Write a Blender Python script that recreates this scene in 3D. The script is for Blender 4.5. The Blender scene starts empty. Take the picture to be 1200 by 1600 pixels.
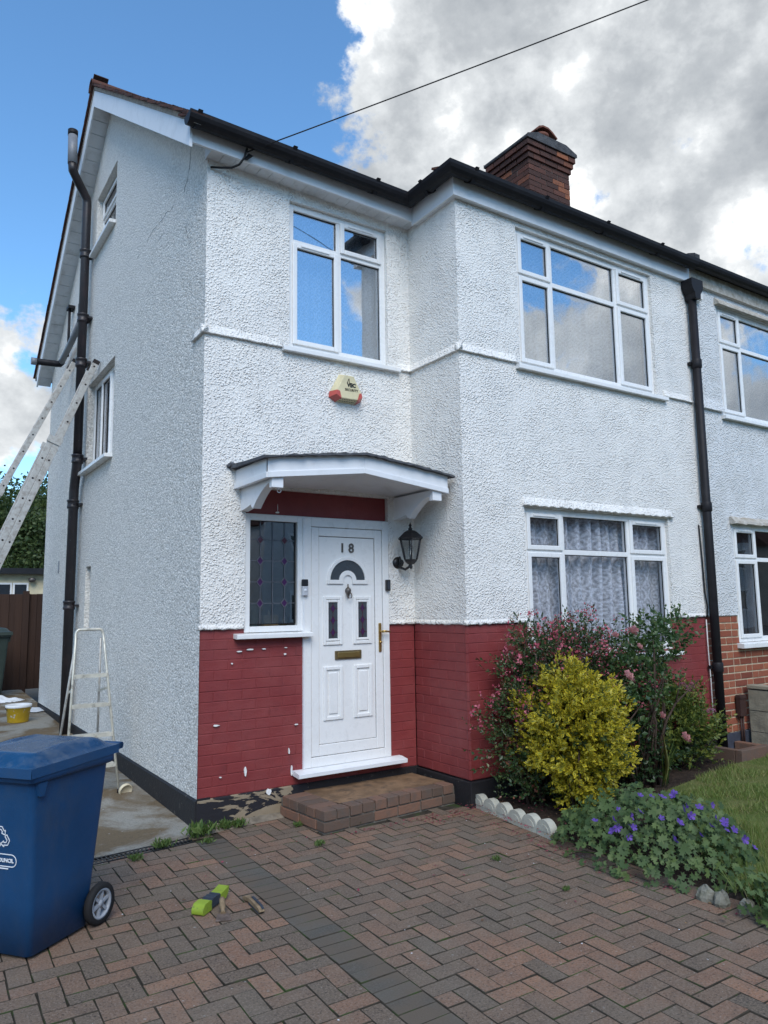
import bpy, bmesh, math, random
import numpy as np
from mathutils import Vector, Matrix, Euler
R = math.radians
PI = math.pi
scene = bpy.context.scene
COL = scene.collection
random.seed(7)
rng = np.random.default_rng(11)

# ------------------------------------------------------------------ camera
CAM = np.array([-1.8796, -5.3173, 1.5586])
ROT = np.array([[0.83538262, -0.54947871, -0.01445766],
                [-0.05734911, -0.11328754, 0.99190575],
                [0.54666896, 0.82779169, 0.12615056]])     # right, up, forward
FPX = 1155.1                                               # focal length in pixels of a 1200 x 1600 picture
cd = bpy.data.cameras.new('camera'); cam = bpy.data.objects.new('camera', cd); COL.objects.link(cam)
cd.sensor_fit = 'VERTICAL'; cd.sensor_height = 36; cd.lens = FPX / 1600 * 36
cd.clip_start = 0.05; cd.clip_end = 2000
m = Matrix.Identity(4)
for i in range(3):
    m[i][0] = ROT[0][i]; m[i][1] = ROT[1][i]; m[i][2] = -ROT[2][i]; m[i][3] = CAM[i]
cam.matrix_world = m
scene.camera = cam

def gp(px, py, z=0.0, ax=2):
    """photo pixel -> point on the plane axis ax = z"""
    d = ROT.T @ np.array([(px - 600) / FPX, -(py - 800) / FPX, 1.0])
    t = (z - CAM[ax]) / d[ax]
    return CAM + t * d
def to_px(p):
    v = ROT @ (np.asarray(p, float) - CAM)
    return 600 + FPX * v[0] / v[2], 800 - FPX * v[1] / v[2], v[2]

# ------------------------------------------------------------------ light
SUN_EL, SUN_AZ = 44.0, 205.0        # azimuth: clockwise from +Y
scene.view_settings.view_transform = 'Standard'
scene.view_settings.look = 'None'
scene.view_settings.exposure = 0.82
scene.view_settings.gamma = 1.0
world = bpy.data.worlds.new('World'); scene.world = world; world.use_nodes = True
def build_world():
    nt = world.node_tree; nt.nodes.clear(); N = nt.nodes; L = nt.links
    out = N.new('ShaderNodeOutputWorld'); bg = N.new('ShaderNodeBackground')
    L.new(bg.outputs[0], out.inputs[0])
    sky = N.new('ShaderNodeTexSky'); sky.sky_type = 'NISHITA'; sky.sun_disc = False
    sky.sun_elevation = R(SUN_EL); sky.sun_rotation = R(SUN_AZ); sky.air_density = 1.0; sky.dust_density = 0.15; sky.ozone_density = 1.6
    def val(x): return x
    def M(op, a, b=None, c=None, clamp=False):
        n = N.new('ShaderNodeMath'); n.operation = op; n.use_clamp = clamp
        for k, x in enumerate((a, b, c)):
            if x is None: continue
            if hasattr(x, 'links'): L.new(x, n.inputs[k])
            else: n.inputs[k].default_value = x
        return n.outputs[0]
    tc = N.new('ShaderNodeTexCoord')
    nrm = N.new('ShaderNodeVectorMath'); nrm.operation = 'NORMALIZE'; L.new(tc.outputs['Generated'], nrm.inputs[0])
    d = nrm.outputs[0]
    def noise(scale, detail, rough, off=(0, 0, 0), dist=0.0):
        mp = N.new('ShaderNodeMapping'); L.new(d, mp.inputs[0]); mp.inputs['Location'].default_value = off
        mp.inputs['Scale'].default_value = (1, 1, 1.25)
        t = N.new('ShaderNodeTexNoise'); t.inputs['Scale'].default_value = scale; t.inputs['Detail'].default_value = detail
        t.inputs['Roughness'].default_value = rough; t.inputs['Distortion'].default_value = dist
        L.new(mp.outputs[0], t.inputs['Vector']); return t.outputs['Fac']
    def blob(c, rad, soft):
        v = N.new('ShaderNodeVectorMath'); v.operation = 'DOT_PRODUCT'; L.new(d, v.inputs[0])
        l = math.sqrt(sum(k * k for k in c)); v.inputs[1].default_value = [k / l for k in c]
        a = M('ARCCOSINE', M('MINIMUM', v.outputs['Value'], 1.0))
        return M('MULTIPLY', M('SUBTRACT', R(rad), a), 1 / R(soft))       # > 0 inside
    n1 = noise(3.4, 10, 0.60, (0.3, 1.7, 0.2), 0.0)
    n0 = noise(1.3, 4, 0.5, (4.1, 0.2, 2.2))
    b = blob((0.68, 0.41, 0.53), 29, 12)          # the big grey bank over the chimney
    b = M('MAXIMUM', b, blob((0.06, 0.93, 0.30), 7.5, 9))      # cumulus low on the left
    b = M('MAXIMUM', b, blob((0.50, -0.78, 0.30), 6, 8))      # clouds that the windows mirror
    b = M('MAXIMUM', b, blob((0.74, -0.55, 0.36), 8, 11))
    b = M('MAXIMUM', b, blob((-0.9, 0.1, 0.25), 18, 20))
    b = M('MAXIMUM', b, -0.50)
    b = M('MINIMUM', b, 1.0)
    hole = blob((0.83, 0.42, 0.36), 3.2, 6)
    b = M('SUBTRACT', b, M('MAXIMUM', M('ADD', M('MULTIPLY', hole, 0.8), 0.6), 0.0))
    raw = M('ADD', M('MULTIPLY', b, 0.27), M('ADD', M('MULTIPLY', M('SUBTRACT', n1, 0.5), 1.25), M('MULTIPLY', M('SUBTRACT', n0, 0.5), 0.35)))
    mask = N.new('ShaderNodeMapRange'); mask.interpolation_type = 'SMOOTHSTEP'
    L.new(raw, mask.inputs[0]); mask.inputs[1].default_value = 0.0; mask.inputs[2].default_value = 0.065
    thick = N.new('ShaderNodeMapRange'); L.new(raw, thick.inputs[0]); thick.inputs[1].default_value = 0.10; thick.inputs[2].default_value = 0.40
    n2 = noise(6.0, 8, 0.60, (1.9, 5.5, 0.6), 0.0)
    sh = M('ADD', M('MULTIPLY', thick.outputs[0], -0.60), M('MULTIPLY', M('SUBTRACT', n2, 0.5), 2.5))
    shade = N.new('ShaderNodeMapRange'); L.new(sh, shade.inputs[0]); shade.inputs[1].default_value = -0.75; shade.inputs[2].default_value = 0.32
    cr = N.new('ShaderNodeValToRGB'); L.new(shade.outputs[0], cr.inputs[0])
    e = cr.color_ramp.elements
    e[0].position = 0.0; e[0].color = (0.20, 0.22, 0.245, 1)
    e[1].position = 1.0; e[1].color = (0.74, 0.745, 0.74, 1)
    k = e.new(0.45); k.color = (0.32, 0.34, 0.36, 1)
    k = e.new(0.75); k.color = (0.47, 0.49, 0.505, 1)
    sk = N.new('ShaderNodeMix'); sk.data_type = 'RGBA'; sk.blend_type = 'MULTIPLY'; sk.inputs[0].default_value = 1.0
    L.new(sky.outputs[0], sk.inputs[6]); sk.inputs[7].default_value = (0.088, 0.127, 0.146, 1)
    mx = N.new('ShaderNodeMix'); mx.data_type = 'RGBA'
    L.new(mask.outputs[0], mx.inputs[0]); L.new(sk.outputs[2], mx.inputs[6]); L.new(cr.outputs[0], mx.inputs[7])
    sz = N.new('ShaderNodeSeparateXYZ'); L.new(d, sz.inputs[0])
    hz = N.new('ShaderNodeMapRange'); hz.interpolation_type = 'SMOOTHSTEP'; L.new(sz.outputs[2], hz.inputs[0])
    for q_, v_ in zip((1, 2, 3, 4), (0.02, 0.20, 0.85, 0.0)): hz.inputs[q_].default_value = v_
    mh = N.new('ShaderNodeMix'); mh.data_type = 'RGBA'; L.new(hz.outputs[0], mh.inputs[0]); L.new(mx.outputs[2], mh.inputs[6]); mh.inputs[7].default_value = (0.42, 0.48, 0.55, 1)
    L.new(mh.outputs[2], bg.inputs[0]); bg.inputs[1].default_value = 1.0
build_world()
sl = bpy.data.lights.new('sun', 'SUN'); sl.energy = 1.5; sl.angle = R(38); sl.color = (1.0, 0.95, 0.88)
sun = bpy.data.objects.new('sun', sl); COL.objects.link(sun)
_az, _el = R(SUN_AZ), R(SUN_EL)
_sd = Vector((math.sin(_az) * math.cos(_el), math.cos(_az) * math.cos(_el), math.sin(_el)))
sun.rotation_euler = _sd.to_track_quat('Z', 'Y').to_euler()
sun.location = (-6, -12, 16)

# ------------------------------------------------------------------ materials
MATS = {}
class NT:
    def __init__(s, name):
        s.m = bpy.data.materials.new(name); s.m.use_nodes = True; s.t = s.m.node_tree; s.N = s.t.nodes; s.L = s.t.links
        s.N.clear(); s.out = s.N.new('ShaderNodeOutputMaterial'); MATS[name] = s.m
        s.geo = s.N.new('ShaderNodeNewGeometry'); s.pos = s.geo.outputs['Position']
    def n(s, t, **kw):
        x = s.N.new(t)
        for k, v in kw.items(): setattr(x, k, v)
        return x
    def put(s, sock, v):
        if hasattr(v, 'links'): s.L.new(v, sock)
        else: sock.default_value = v
    def M(s, op, a, b=None, c=None, clamp=False):
        x = s.n('ShaderNodeMath', operation=op, use_clamp=clamp)
        for k, v in enumerate((a, b, c)):
            if v is not None: s.put(x.inputs[k], v)
        return x.outputs[0]
    def noise(s, scale, detail=3, rough=0.55, vec=None, sc=(1, 1, 1), dist=0.0, loc=(0, 0, 0), out='Fac'):
        mp = s.n('ShaderNodeMapping'); s.L.new(vec or s.pos, mp.inputs[0]); mp.inputs['Scale'].default_value = sc; mp.inputs['Location'].default_value = loc
        x = s.n('ShaderNodeTexNoise'); x.inputs['Scale'].default_value = scale; x.inputs['Detail'].default_value = detail
        x.inputs['Roughness'].default_value = rough; x.inputs['Distortion'].default_value = dist
        s.L.new(mp.outputs[0], x.inputs['Vector']); return x.outputs[out]
    def voro(s, scale, out='Distance', feature='F1', vec=None, rnd=1.0):
        x = s.n('ShaderNodeTexVoronoi', feature=feature); x.inputs['Scale'].default_value = scale; x.inputs['Randomness'].default_value = rnd
        s.L.new(vec or s.pos, x.inputs['Vector']); return x.outputs[out]
    def rng(s, v, a, b, c=0.0, d=1.0, smooth=False):
        x = s.n('ShaderNodeMapRange'); s.put(x.inputs[0], v)
        if smooth: x.interpolation_type = 'SMOOTHSTEP'
        for k, q in zip((1, 2, 3, 4), (a, b, c, d)): x.inputs[k].default_value = q
        return x.outputs[0]
    def ramp(s, v, stops, interp='LINEAR'):
        x = s.n('ShaderNodeValToRGB'); s.put(x.inputs[0], v); x.color_ramp.interpolation = interp
        e = x.color_ramp.elements
        for k, (p, c) in enumerate(stops):
            q = e[k] if k < 2 else e.new(p)
            q.position = p; q.color = (*c, 1)
        return x.outputs[0]
    def mix(s, f, a, b, blend='MIX'):
        x = s.n('ShaderNodeMix', data_type='RGBA', blend_type=blend)
        s.put(x.inputs[0], f)
        for k, v in ((6, a), (7, b)):
            if hasattr(v, 'links'): s.L.new(v, x.inputs[k])
            else: x.inputs[k].default_value = (*v, 1)
        return x.outputs[2]
    def bump(s, h, dist, strength=1.0, nrm=None):
        x = s.n('ShaderNodeBump'); s.put(x.inputs['Height'], h); x.inputs['Distance'].default_value = dist; x.inputs['Strength'].default_value = strength
        if nrm is not None: s.L.new(nrm, x.inputs['Normal'])
        return x.outputs[0]
    def rand(s):
        o = s.n('ShaderNodeObjectInfo')
        return s.M('FRACT', s.M('ADD', o.outputs['Random'], s.M('MULTIPLY', s.geo.outputs['Random Per Island'], 7.31)))
    def bsdf(s, col, rough=0.6, spec=0.4, metal=0.0, normal=None, **kw):
        b = s.n('ShaderNodeBsdfPrincipled')
        if hasattr(col, 'links'): s.L.new(col, b.inputs['Base Color'])
        else: b.inputs['Base Color'].default_value = (*col, 1)
        s.put(b.inputs['Roughness'], rough); s.put(b.inputs['Specular IOR Level'], spec); s.put(b.inputs['Metallic'], metal)
        if normal is not None: s.L.new(normal, b.inputs['Normal'])
        for k, v in kw.items(): s.put(b.inputs[k], v)
        s.L.new(b.outputs[0], s.out.inputs[0]); return b

def simple(name, col, rough=0.5, spec=0.4, metal=0.0, var=0.12, vs=9.0, bs=60.0, bd=0.0006, dirt=None):
    t = NT(name)
    f = t.noise(vs, 4, 0.6)
    c = t.mix(t.rng(f, 0.3, 0.7), tuple(k * (1 - var) for k in col), tuple(min(1, k * (1 + var)) for k in col))
    if dirt:
        c = t.mix(t.rng(t.noise(dirt[1], 5, 0.65, loc=(3, 1, 7)), dirt[2], dirt[3]), c, dirt[0])
    n = t.bump(t.noise(bs, 3, 0.6), bd) if bd else None
    t.bsdf(c, t.rng(f, 0.2, 0.8, rough * 0.85, min(1, rough * 1.15)), spec, metal, n)
    return t.m

def make_materials():
    # painted Tyrolean render of the front
    t = NT('white_render')
    wv = t.n('ShaderNodeVectorMath', operation='ADD'); sc_ = t.n('ShaderNodeVectorMath', operation='SCALE'); sc_.inputs['Scale'].default_value = 0.006
    t.L.new(t.noise(22, 2, 0.5, out='Color'), sc_.inputs[0]); t.L.new(t.pos, wv.inputs[0]); t.L.new(sc_.outputs[0], wv.inputs[1])
    b1 = t.rng(t.voro(52, 'Distance', vec=wv.outputs[0]), 0.05, 0.62, 1.0, 0.0, smooth=True); b2 = t.rng(t.voro(88, 'Distance', vec=wv.outputs[0]), 0.05, 0.6, 1.0, 0.0, smooth=True)
    amt = t.rng(t.noise(4.0, 3, 0.6, loc=(1, 5, 2)), 0.3, 0.7, 0.55, 1.3)
    h = t.M('ADD', t.M('MULTIPLY', t.M('ADD', b1, t.M('MULTIPLY', b2, 0.5)), amt), t.M('MULTIPLY', t.noise(120, 2, 0.6), 0.25))
    col = t.mix(t.rng(t.noise(1.6, 4, 0.6), 0.35, 0.75), (0.85, 0.822, 0.768), (0.785, 0.76, 0.715))
    col = t.mix(t.rng(t.noise(5, 5, 0.7, sc=(1, 1, 0.12), loc=(2, 2, 0)), 0.50, 0.80, 0, 0.45), col, (0.60, 0.60, 0.585))
    col = t.mix(t.rng(t.noise(14, 4, 0.7, loc=(5, 2, 1)), 0.66, 0.80, 0, 0.35), col, (0.50, 0.50, 0.50))
    t.bsdf(col, 0.75, 0.25, 0, t.bump(h, 0.0075))
    # neighbour: older paint
    t = NT('neighbour_render')
    a = t.noise(90, 3, 0.62); b = t.voro(48, 'Distance')
    h = t.M('ADD', t.M('MULTIPLY', a, 0.5), t.rng(b, 0.05, 0.62, 1.0, 0.0, smooth=True))
    col = t.mix(t.rng(t.noise(3, 5, 0.65), 0.3, 0.8), (0.74, 0.745, 0.74), (0.56, 0.56, 0.54))
    t.bsdf(col, 0.8, 0.2, 0, t.bump(h, 0.009))
    # grey spar dash of the gable wall: small pale and dark chips
    t = NT('grey_pebbledash')
    v1 = t.voro(60, 'Color'); sp = t.n('ShaderNodeSeparateColor'); t.L.new(v1, sp.inputs[0])
    n = t.noise(70, 3, 0.7)
    f = t.M('ADD', t.M('MULTIPLY', sp.outputs[0], 0.55), t.M('MULTIPLY', n, 0.45))
    col = t.ramp(f, [(0.16, (0.40, 0.385, 0.35)), (0.84, (0.86, 0.83, 0.77)), (0.48, (0.64, 0.62, 0.575))])
    big = t.noise(0.9, 4, 0.6, sc=(1, 1, 0.6))
    col = t.mix(t.rng(big, 0.35, 0.7, 0, 0.45), col, (0.66, 0.64, 0.60))
    z = t.n('ShaderNodeSeparateXYZ'); t.L.new(t.pos, z.inputs[0])
    up = t.rng(t.M('ADD', z.outputs[2], t.M('MULTIPLY', t.noise(1.2, 4, 0.6, loc=(9, 9, 0)), 2.2)), 5.6, 7.2, 0, 0.55)
    col = t.mix(up, col, (0.72, 0.70, 0.66))                      # thicker old paint high on the gable
    d = t.voro(60, 'Distance')
    t.bsdf(col, 0.85, 0.2, 0, t.bump(t.M('ADD', t.M('MULTIPLY', d, -1.0), t.M('MULTIPLY', n, 0.7)), 0.009))
    # smooth white masonry paint (drips, reveals, hoods)
    t = NT('white_masonry')
    col = t.mix(t.rng(t.noise(6, 5, 0.65), 0.45, 0.8), (0.80, 0.79, 0.76), (0.64, 0.63, 0.60))
    t.bsdf(col, 0.7, 0.25, 0, t.bump(t.noise(40, 4, 0.6), 0.003))
    t = NT('weathered_stone')
    col = t.mix(t.rng(t.noise(16, 5, 0.65), 0.35, 0.7), (0.34, 0.30, 0.24), (0.55, 0.52, 0.47))
    t.bsdf(col, 0.9, 0.1, 0, t.bump(t.noise(40, 4, 0.6), 0.008))
    # uPVC
    t = NT('white_upvc')
    col = t.mix(t.rng(t.noise(5, 4, 0.6), 0.5, 0.8, 0, 0.5), (0.80, 0.795, 0.775), (0.68, 0.675, 0.65))
    col = t.mix(t.rng(t.noise(26, 5, 0.7, sc=(1, 1, 0.3)), 0.60, 0.80, 0, 0.5), col, (0.50, 0.49, 0.46))
    t.bsdf(col, t.rng(t.noise(14, 4, 0.6), 0.3, 0.8, 0.22, 0.42), 0.5)
    t = NT('painted_timber')
    col = t.mix(t.rng(t.noise(7, 5, 0.65), 0.52, 0.78, 0, 0.6), (0.76, 0.77, 0.78), (0.58, 0.585, 0.58))
    t.bsdf(col, 0.42, 0.4, 0, t.bump(t.noise(30, 3, 0.6, sc=(0.2, 1, 1)), 0.0008))
    t = NT('soffit_white')
    col = t.mix(t.rng(t.noise(5, 5, 0.7), 0.48, 0.75), (0.72, 0.73, 0.74), (0.48, 0.48, 0.47))
    t.bsdf(t.mix(t.M('MULTIPLY', t.rand(), 0.25), col, (0.55, 0.56, 0.57)), 0.5, 0.4)
    # red masonry paint over brick
    t = NT('red_paint')
    r = t.rand(); f = t.noise(5, 4, 0.6)
    col = t.mix(t.rng(f, 0.3, 0.7), (0.205, 0.036, 0.037), (0.250, 0.046, 0.044))
    col = t.mix(t.M('MULTIPLY', r, 0.35), col, (0.185, 0.034, 0.036))
    col = t.mix(t.rng(t.noise(60, 3, 0.7), 0.72, 0.8, 0, 0.5), col, (0.40, 0.26, 0.25))
    col = t.mix(t.rng(t.noise(2.2, 5, 0.65, loc=(4, 4, 4)), 0.45, 0.75, 0, 0.45), col, (0.27, 0.085, 0.080))
    col = t.mix(t.rng(t.noise(7, 5, 0.7, loc=(9, 4, 1)), 0.55, 0.78, 0, 0.5), col, (0.125, 0.030, 0.032))
    t.bsdf(col, 0.48, 0.35, 0, t.bump(t.noise(70, 4, 0.65), 0.003))
    # clay brick of the neighbour
    t = NT('orange_brick')
    r = t.rand()
    col = t.ramp(r, [(0.0, (0.19, 0.055, 0.035)), (1.0, (0.36, 0.13, 0.07)), (0.5, (0.28, 0.085, 0.05))])
    col = t.mix(t.rng(t.noise(30, 5, 0.7), 0.5, 0.75, 0, 0.5), col, (0.16, 0.06, 0.045))
    t.bsdf(col, 0.85, 0.2, 0, t.bump(t.noise(90, 4, 0.65), 0.004))
    simple('cream_mortar', (0.50, 0.40, 0.28), 0.95, 0.1, var=0.25, vs=20, bs=160, bd=0.004)
    t = NT('chimney_brick')
    r = t.rand()
    col = t.ramp(r, [(0.0, (0.070, 0.040, 0.034)), (1.0, (0.30, 0.115, 0.062)), (0.86, (0.135, 0.060, 0.045)), (0.5, (0.10, 0.050, 0.040))])
    col = t.mix(t.rng(t.noise(22, 5, 0.7), 0.5, 0.75, 0, 0.6), col, (0.05, 0.04, 0.038))
    t.bsdf(col, 0.9, 0.15, 0, t.bump(t.noise(60, 4, 0.65), 0.008))
    simple('sooty_mortar', (0.17, 0.155, 0.14), 0.95, 0.1, var=0.3, vs=20)
    simple('crack_grey', (0.16, 0.16, 0.16), 0.95, 0.1)
    simple('sooty_cement', (0.075, 0.075, 0.078), 0.95, 0.1, var=0.35, vs=9, bs=30, bd=0.012)
    simple('chimney_pot_clay', (0.16, 0.065, 0.045), 0.85, 0.2, var=0.3, vs=9)
    t = NT('roof_tile_clay')
    col = t.ramp(t.rand(), [(0.0, (0.055, 0.030, 0.026)), (1.0, (0.15, 0.062, 0.045))])
    col = t.mix(t.rng(t.noise(25, 5, 0.7), 0.5, 0.7), col, (0.075, 0.07, 0.06))
    t.bsdf(col, 0.9, 0.15, 0, t.bump(t.noise(60, 4, 0.6), 0.006))
    simple('verge_mortar', (0.36, 0.31, 0.26), 0.95, 0.1, var=0.3, vs=18, bs=50, bd=0.012)
    # black plastic
    t = NT('black_plastic')
    col = t.mix(t.rng(t.noise(8, 5, 0.65), 0.5, 0.8, 0, 0.6), (0.013, 0.012, 0.014), (0.030, 0.028, 0.030))
    t.bsdf(col, 0.55, 0.22)
    t = NT('black_iron_paint')
    col = t.mix(t.rng(t.noise(34, 4, 0.7), 0.68, 0.74, 0, 0.9), (0.020, 0.018, 0.021), (0.33, 0.32, 0.31))
    col = t.mix(t.rng(t.noise(6, 4, 0.7, loc=(2, 2, 2)), 0.5, 0.7, 0, 0.6), col, (0.045, 0.028, 0.030))
    t.bsdf(col, 0.42, 0.45, 0, t.bump(t.noise(50, 3, 0.6), 0.002))
    simple('grey_plastic_pipe', (0.20, 0.21, 0.23), 0.45, 0.4)
    t = NT('bitumen_black')
    col = t.mix(t.rng(t.noise(22, 5, 0.7), 0.62, 0.72, 0, 0.8), (0.018, 0.017, 0.019), (0.16, 0.145, 0.12))
    t.bsdf(col, 0.6, 0.3, 0, t.bump(t.noise(40, 4, 0.6), 0.004))
    t = NT('peeling_plinth')
    f = t.noise(6.5, 6, 0.62, sc=(0.55, 1, 1.6), dist=0.8, loc=(0.35, 0, 0.12))
    edge = t.rng(f, 0.535, 0.545)
    col = t.mix(edge, t.mix(t.rng(t.noise(60, 3, 0.7), 0.7, 0.76, 0, 0.7), (0.020, 0.019, 0.023), (0.3, 0.28, 0.25)),
                t.mix(t.noise(12, 4, 0.6), (0.22, 0.165, 0.105), (0.33, 0.27, 0.19)))
    t.bsdf(col, 0.65, 0.3, 0, t.bump(t.M('ADD', t.M('MULTIPLY', edge, -0.8), t.M('MULTIPLY', t.noise(45, 4, 0.6), 0.5)), 0.006))
    simple('neighbour_plinth', (0.05, 0.055, 0.075), 0.6, 0.3, var=0.3)
    # glass
    def glass(name, base, tint, wav):
        t = NT(name)
        lw = t.n('ShaderNodeLayerWeight'); lw.inputs[0].default_value = 0.5
        nb = t.bump(t.noise(2.6, 1, 0.4), wav)
        fr = t.M('ADD', t.M('MULTIPLY', t.M('POWER', lw.outputs['Facing'], 4.0), 0.8), base, clamp=True)
        g = t.n('ShaderNodeBsdfGlossy'); g.inputs['Roughness'].default_value = 0.0; g.inputs['Color'].default_value = (0.93, 0.96, 1.0, 1); t.L.new(nb, g.inputs['Normal'])
        tr = t.n('ShaderNodeBsdfTransparent'); tr.inputs[0].default_value = (*tint, 1)
        mx = t.n('ShaderNodeMixShader'); t.L.new(fr, mx.inputs[0])
        t.L.new(tr.outputs[0], mx.inputs[1]); t.L.new(g.outputs[0], mx.inputs[2]); t.L.new(mx.outputs[0], t.out.inputs[0])
    glass('window_glass', 0.055, (0.96, 0.965, 0.98), 0.0012)
    glass('upper_glass', 0.38, (0.90, 0.93, 0.95), 0.0020)
    glass('leaded_glass', 0.19, (0.55, 0.60, 0.64), 0.003)
    glass('lamp_glass', 0.10, (0.80, 0.82, 0.82), 0.002)
    def obscured(name, col):
        t = NT(name); t.bsdf(col, 0.12, 0.6, 0, t.bump(t.noise(45, 2, 0.5), 0.003))
    obscured('obscure_glass', (0.055, 0.065, 0.075)); obscured('purple_glass', (0.05, 0.015, 0.07)); obscured('ruby_glass', (0.075, 0.022, 0.035))
    simple('lead', (0.10, 0.105, 0.12), 0.45, 0.5, 0.3)
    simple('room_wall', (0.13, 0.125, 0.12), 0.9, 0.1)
    # curtains
    def net(name, scale, lace, dens, col):
        t = NT(name)
        tcn = t.n('ShaderNodeTexCoord'); vec = tcn.outputs['UV']
        mp = t.n('ShaderNodeMapping'); t.L.new(vec, mp.inputs[0]); mp.inputs['Scale'].default_value = scale
        sp = t.n('ShaderNodeSeparateXYZ'); t.L.new(mp.outputs[0], sp.inputs[0])
        fx = t.M('ABSOLUTE', t.M('SUBTRACT', t.M('FRACT', sp.outputs[0]), 0.5)); fy = t.M('ABSOLUTE', t.M('SUBTRACT', t.M('FRACT', sp.outputs[1]), 0.5))
        rr = t.M('SQRT', t.M('ADD', t.M('MULTIPLY', fx, fx), t.M('MULTIPLY', fy, fy)))
        wav = t.M('SINE', t.M('ADD', t.M('MULTIPLY', rr, 22.0), t.M('MULTIPLY', t.noise(3.0, 3, 0.6, vec=mp.outputs[0]), 9.0)))
        nz = t.noise(5, 4, 0.75, vec=mp.outputs[0])
        p = t.rng(t.M('ADD', t.M('MULTIPLY', wav, 0.16), t.M('MULTIPLY', nz, 1.6)), 0.48, 1.10)
        fac = t.rng(p, 0, 1, dens - lace, dens + lace)
        df = t.n('ShaderNodeBsdfDiffuse'); df.inputs[0].default_value = (*col, 1)
        tl = t.n('ShaderNodeBsdfTranslucent'); tl.inputs[0].default_value = (*col, 1)
        m1 = t.n('ShaderNodeMixShader'); m1.inputs[0].default_value = 0.25; t.L.new(df.outputs[0], m1.inputs[1]); t.L.new(tl.outputs[0], m1.inputs[2])
        tr = t.n('ShaderNodeBsdfTransparent')
        m2 = t.n('ShaderNodeMixShader'); t.L.new(fac, m2.inputs[0]); t.L.new(tr.outputs[0], m2.inputs[1]); t.L.new(m1.outputs[0], m2.inputs[2])
        t.L.new(m2.outputs[0], t.out.inputs[0])
    net('lace_curtain', (8.5, 6.5, 1), 0.30, 0.66, (0.88, 0.90, 0.94))
    net('sheer_curtain', (12.0, 9.0, 1), 0.26, 0.58, (0.74, 0.79, 0.84))
    simple('grey_drape', (0.13, 0.125, 0.12), 0.95, 0.05)
    # ground
    t = NT('paver')
    r = t.rand()
    pz = t.noise(1.1, 4, 0.6)
    col = t.ramp(r, [(0.0, (0.122, 0.096, 0.070)), (1.0, (0.300, 0.162, 0.098)), (0.35, (0.160, 0.112, 0.078)), (0.62, (0.215, 0.126, 0.082)), (0.85, (0.250, 0.132, 0.082))])
    col = t.mix(t.rng(pz, 0.35, 0.70, 0, 0.55), col, (0.150, 0.115, 0.082))
    col = t.mix(t.rng(t.noise(9, 5, 0.7, loc=(2, 6, 0)), 0.46, 0.74, 0, 0.5), col, (0.075, 0.062, 0.053))
    col = t.mix(t.rng(t.noise(105, 3, 0.75), 0.46, 0.72, 0, 0.85), col, (0.30, 0.23, 0.18))
    col = t.mix(t.rng(t.noise(90, 3, 0.7, loc=(4, 4, 1)), 0.53, 0.68, 0, 0.8), col, (0.030, 0.025, 0.023))
    col = t.mix(t.rng(t.noise(2.4, 5, 0.7, loc=(5, 3, 0)), 0.45, 0.72, 0, 0.45), col, (0.21, 0.175, 0.135))
    col = t.mix(t.rng(t.noise(30, 4, 0.65, loc=(7, 1, 3)), 0.67, 0.71, 0, 0.75), col, (0.36, 0.36, 0.33))        # lichen and paint flecks
    t.bsdf(col, 0.88, 0.2, 0, t.bump(t.noise(170, 3, 0.7), 0.004))
    t = NT('charcoal_paver')
    col = t.mix(t.rand(), (0.072, 0.070, 0.060), (0.115, 0.104, 0.084))
    col = t.mix(t.rng(t.noise(105, 3, 0.75), 0.46, 0.72, 0, 0.7), col, (0.18, 0.175, 0.16))
    col = t.mix(t.rng(t.noise(1.7, 4, 0.6, loc=(3, 0, 0)), 0.38, 0.55, 0, 0.85), col, (0.135, 0.104, 0.076))
    t.bsdf(col, 0.88, 0.2, 0, t.bump(t.noise(170, 3, 0.7), 0.004))
    simple('joint_sand', (0.052, 0.044, 0.034), 0.95, 0.1, var=0.4, vs=14, dirt=((0.045, 0.075, 0.022), 7, 0.52, 0.66))
    t = NT('concrete')
    col = t.mix(t.rng(t.noise(1.5, 5, 0.6, dist=0.6), 0.44, 0.56), (0.300, 0.285, 0.245), (0.165, 0.125, 0.080))
    col = t.mix(t.rng(t.noise(55, 4, 0.7), 0.5, 0.75, 0, 0.6), col, (0.08, 0.07, 0.055))
    col = t.mix(t.rng(t.noise(17, 3, 0.7, loc=(3, 8, 1)), 0.70, 0.74, 0, 0.9), col, (0.52, 0.52, 0.50))
    t.bsdf(col, 0.97, 0.05, 0, t.bump(t.noise(60, 4, 0.7), 0.010))
    simple('cement_haunch', (0.22, 0.185, 0.14), 0.95, 0.1, var=0.35, vs=11, bs=60, bd=0.01)
    t = NT('soil')
    col = t.mix(t.rng(t.noise(30, 5, 0.7), 0.35, 0.7), (0.026, 0.020, 0.017), (0.085, 0.060, 0.045))
    t.bsdf(col, 0.97, 0.1, 0, t.bump(t.noise(35, 5, 0.7), 0.03))
    t = NT('turf')
    col = t.mix(t.rng(t.noise(3, 4, 0.6), 0.35, 0.7), (0.095, 0.135, 0.034), (0.20, 0.185, 0.075))
    t.bsdf(col, 0.95, 0.1, 0, t.bump(t.noise(60, 4, 0.7), 0.02))
    simple('far_ground', (0.085, 0.085, 0.08), 0.95, 0.1, var=0.3, vs=0.4)
    t = NT('step_brick')
    col = t.ramp(t.rand(), [(0.0, (0.105, 0.075, 0.058)), (1.0, (0.225, 0.120, 0.080)), (0.5, (0.155, 0.098, 0.072))])
    col = t.mix(t.rng(t.noise(9, 5, 0.7), 0.45, 0.7, 0, 0.7), col, (0.105, 0.092, 0.08))
    t.bsdf(col, 0.85, 0.2, 0, t.bump(t.noise(80, 4, 0.65), 0.004))
    simple('step_mortar', (0.17, 0.15, 0.125), 0.95, 0.1, var=0.3, vs=20)
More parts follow.
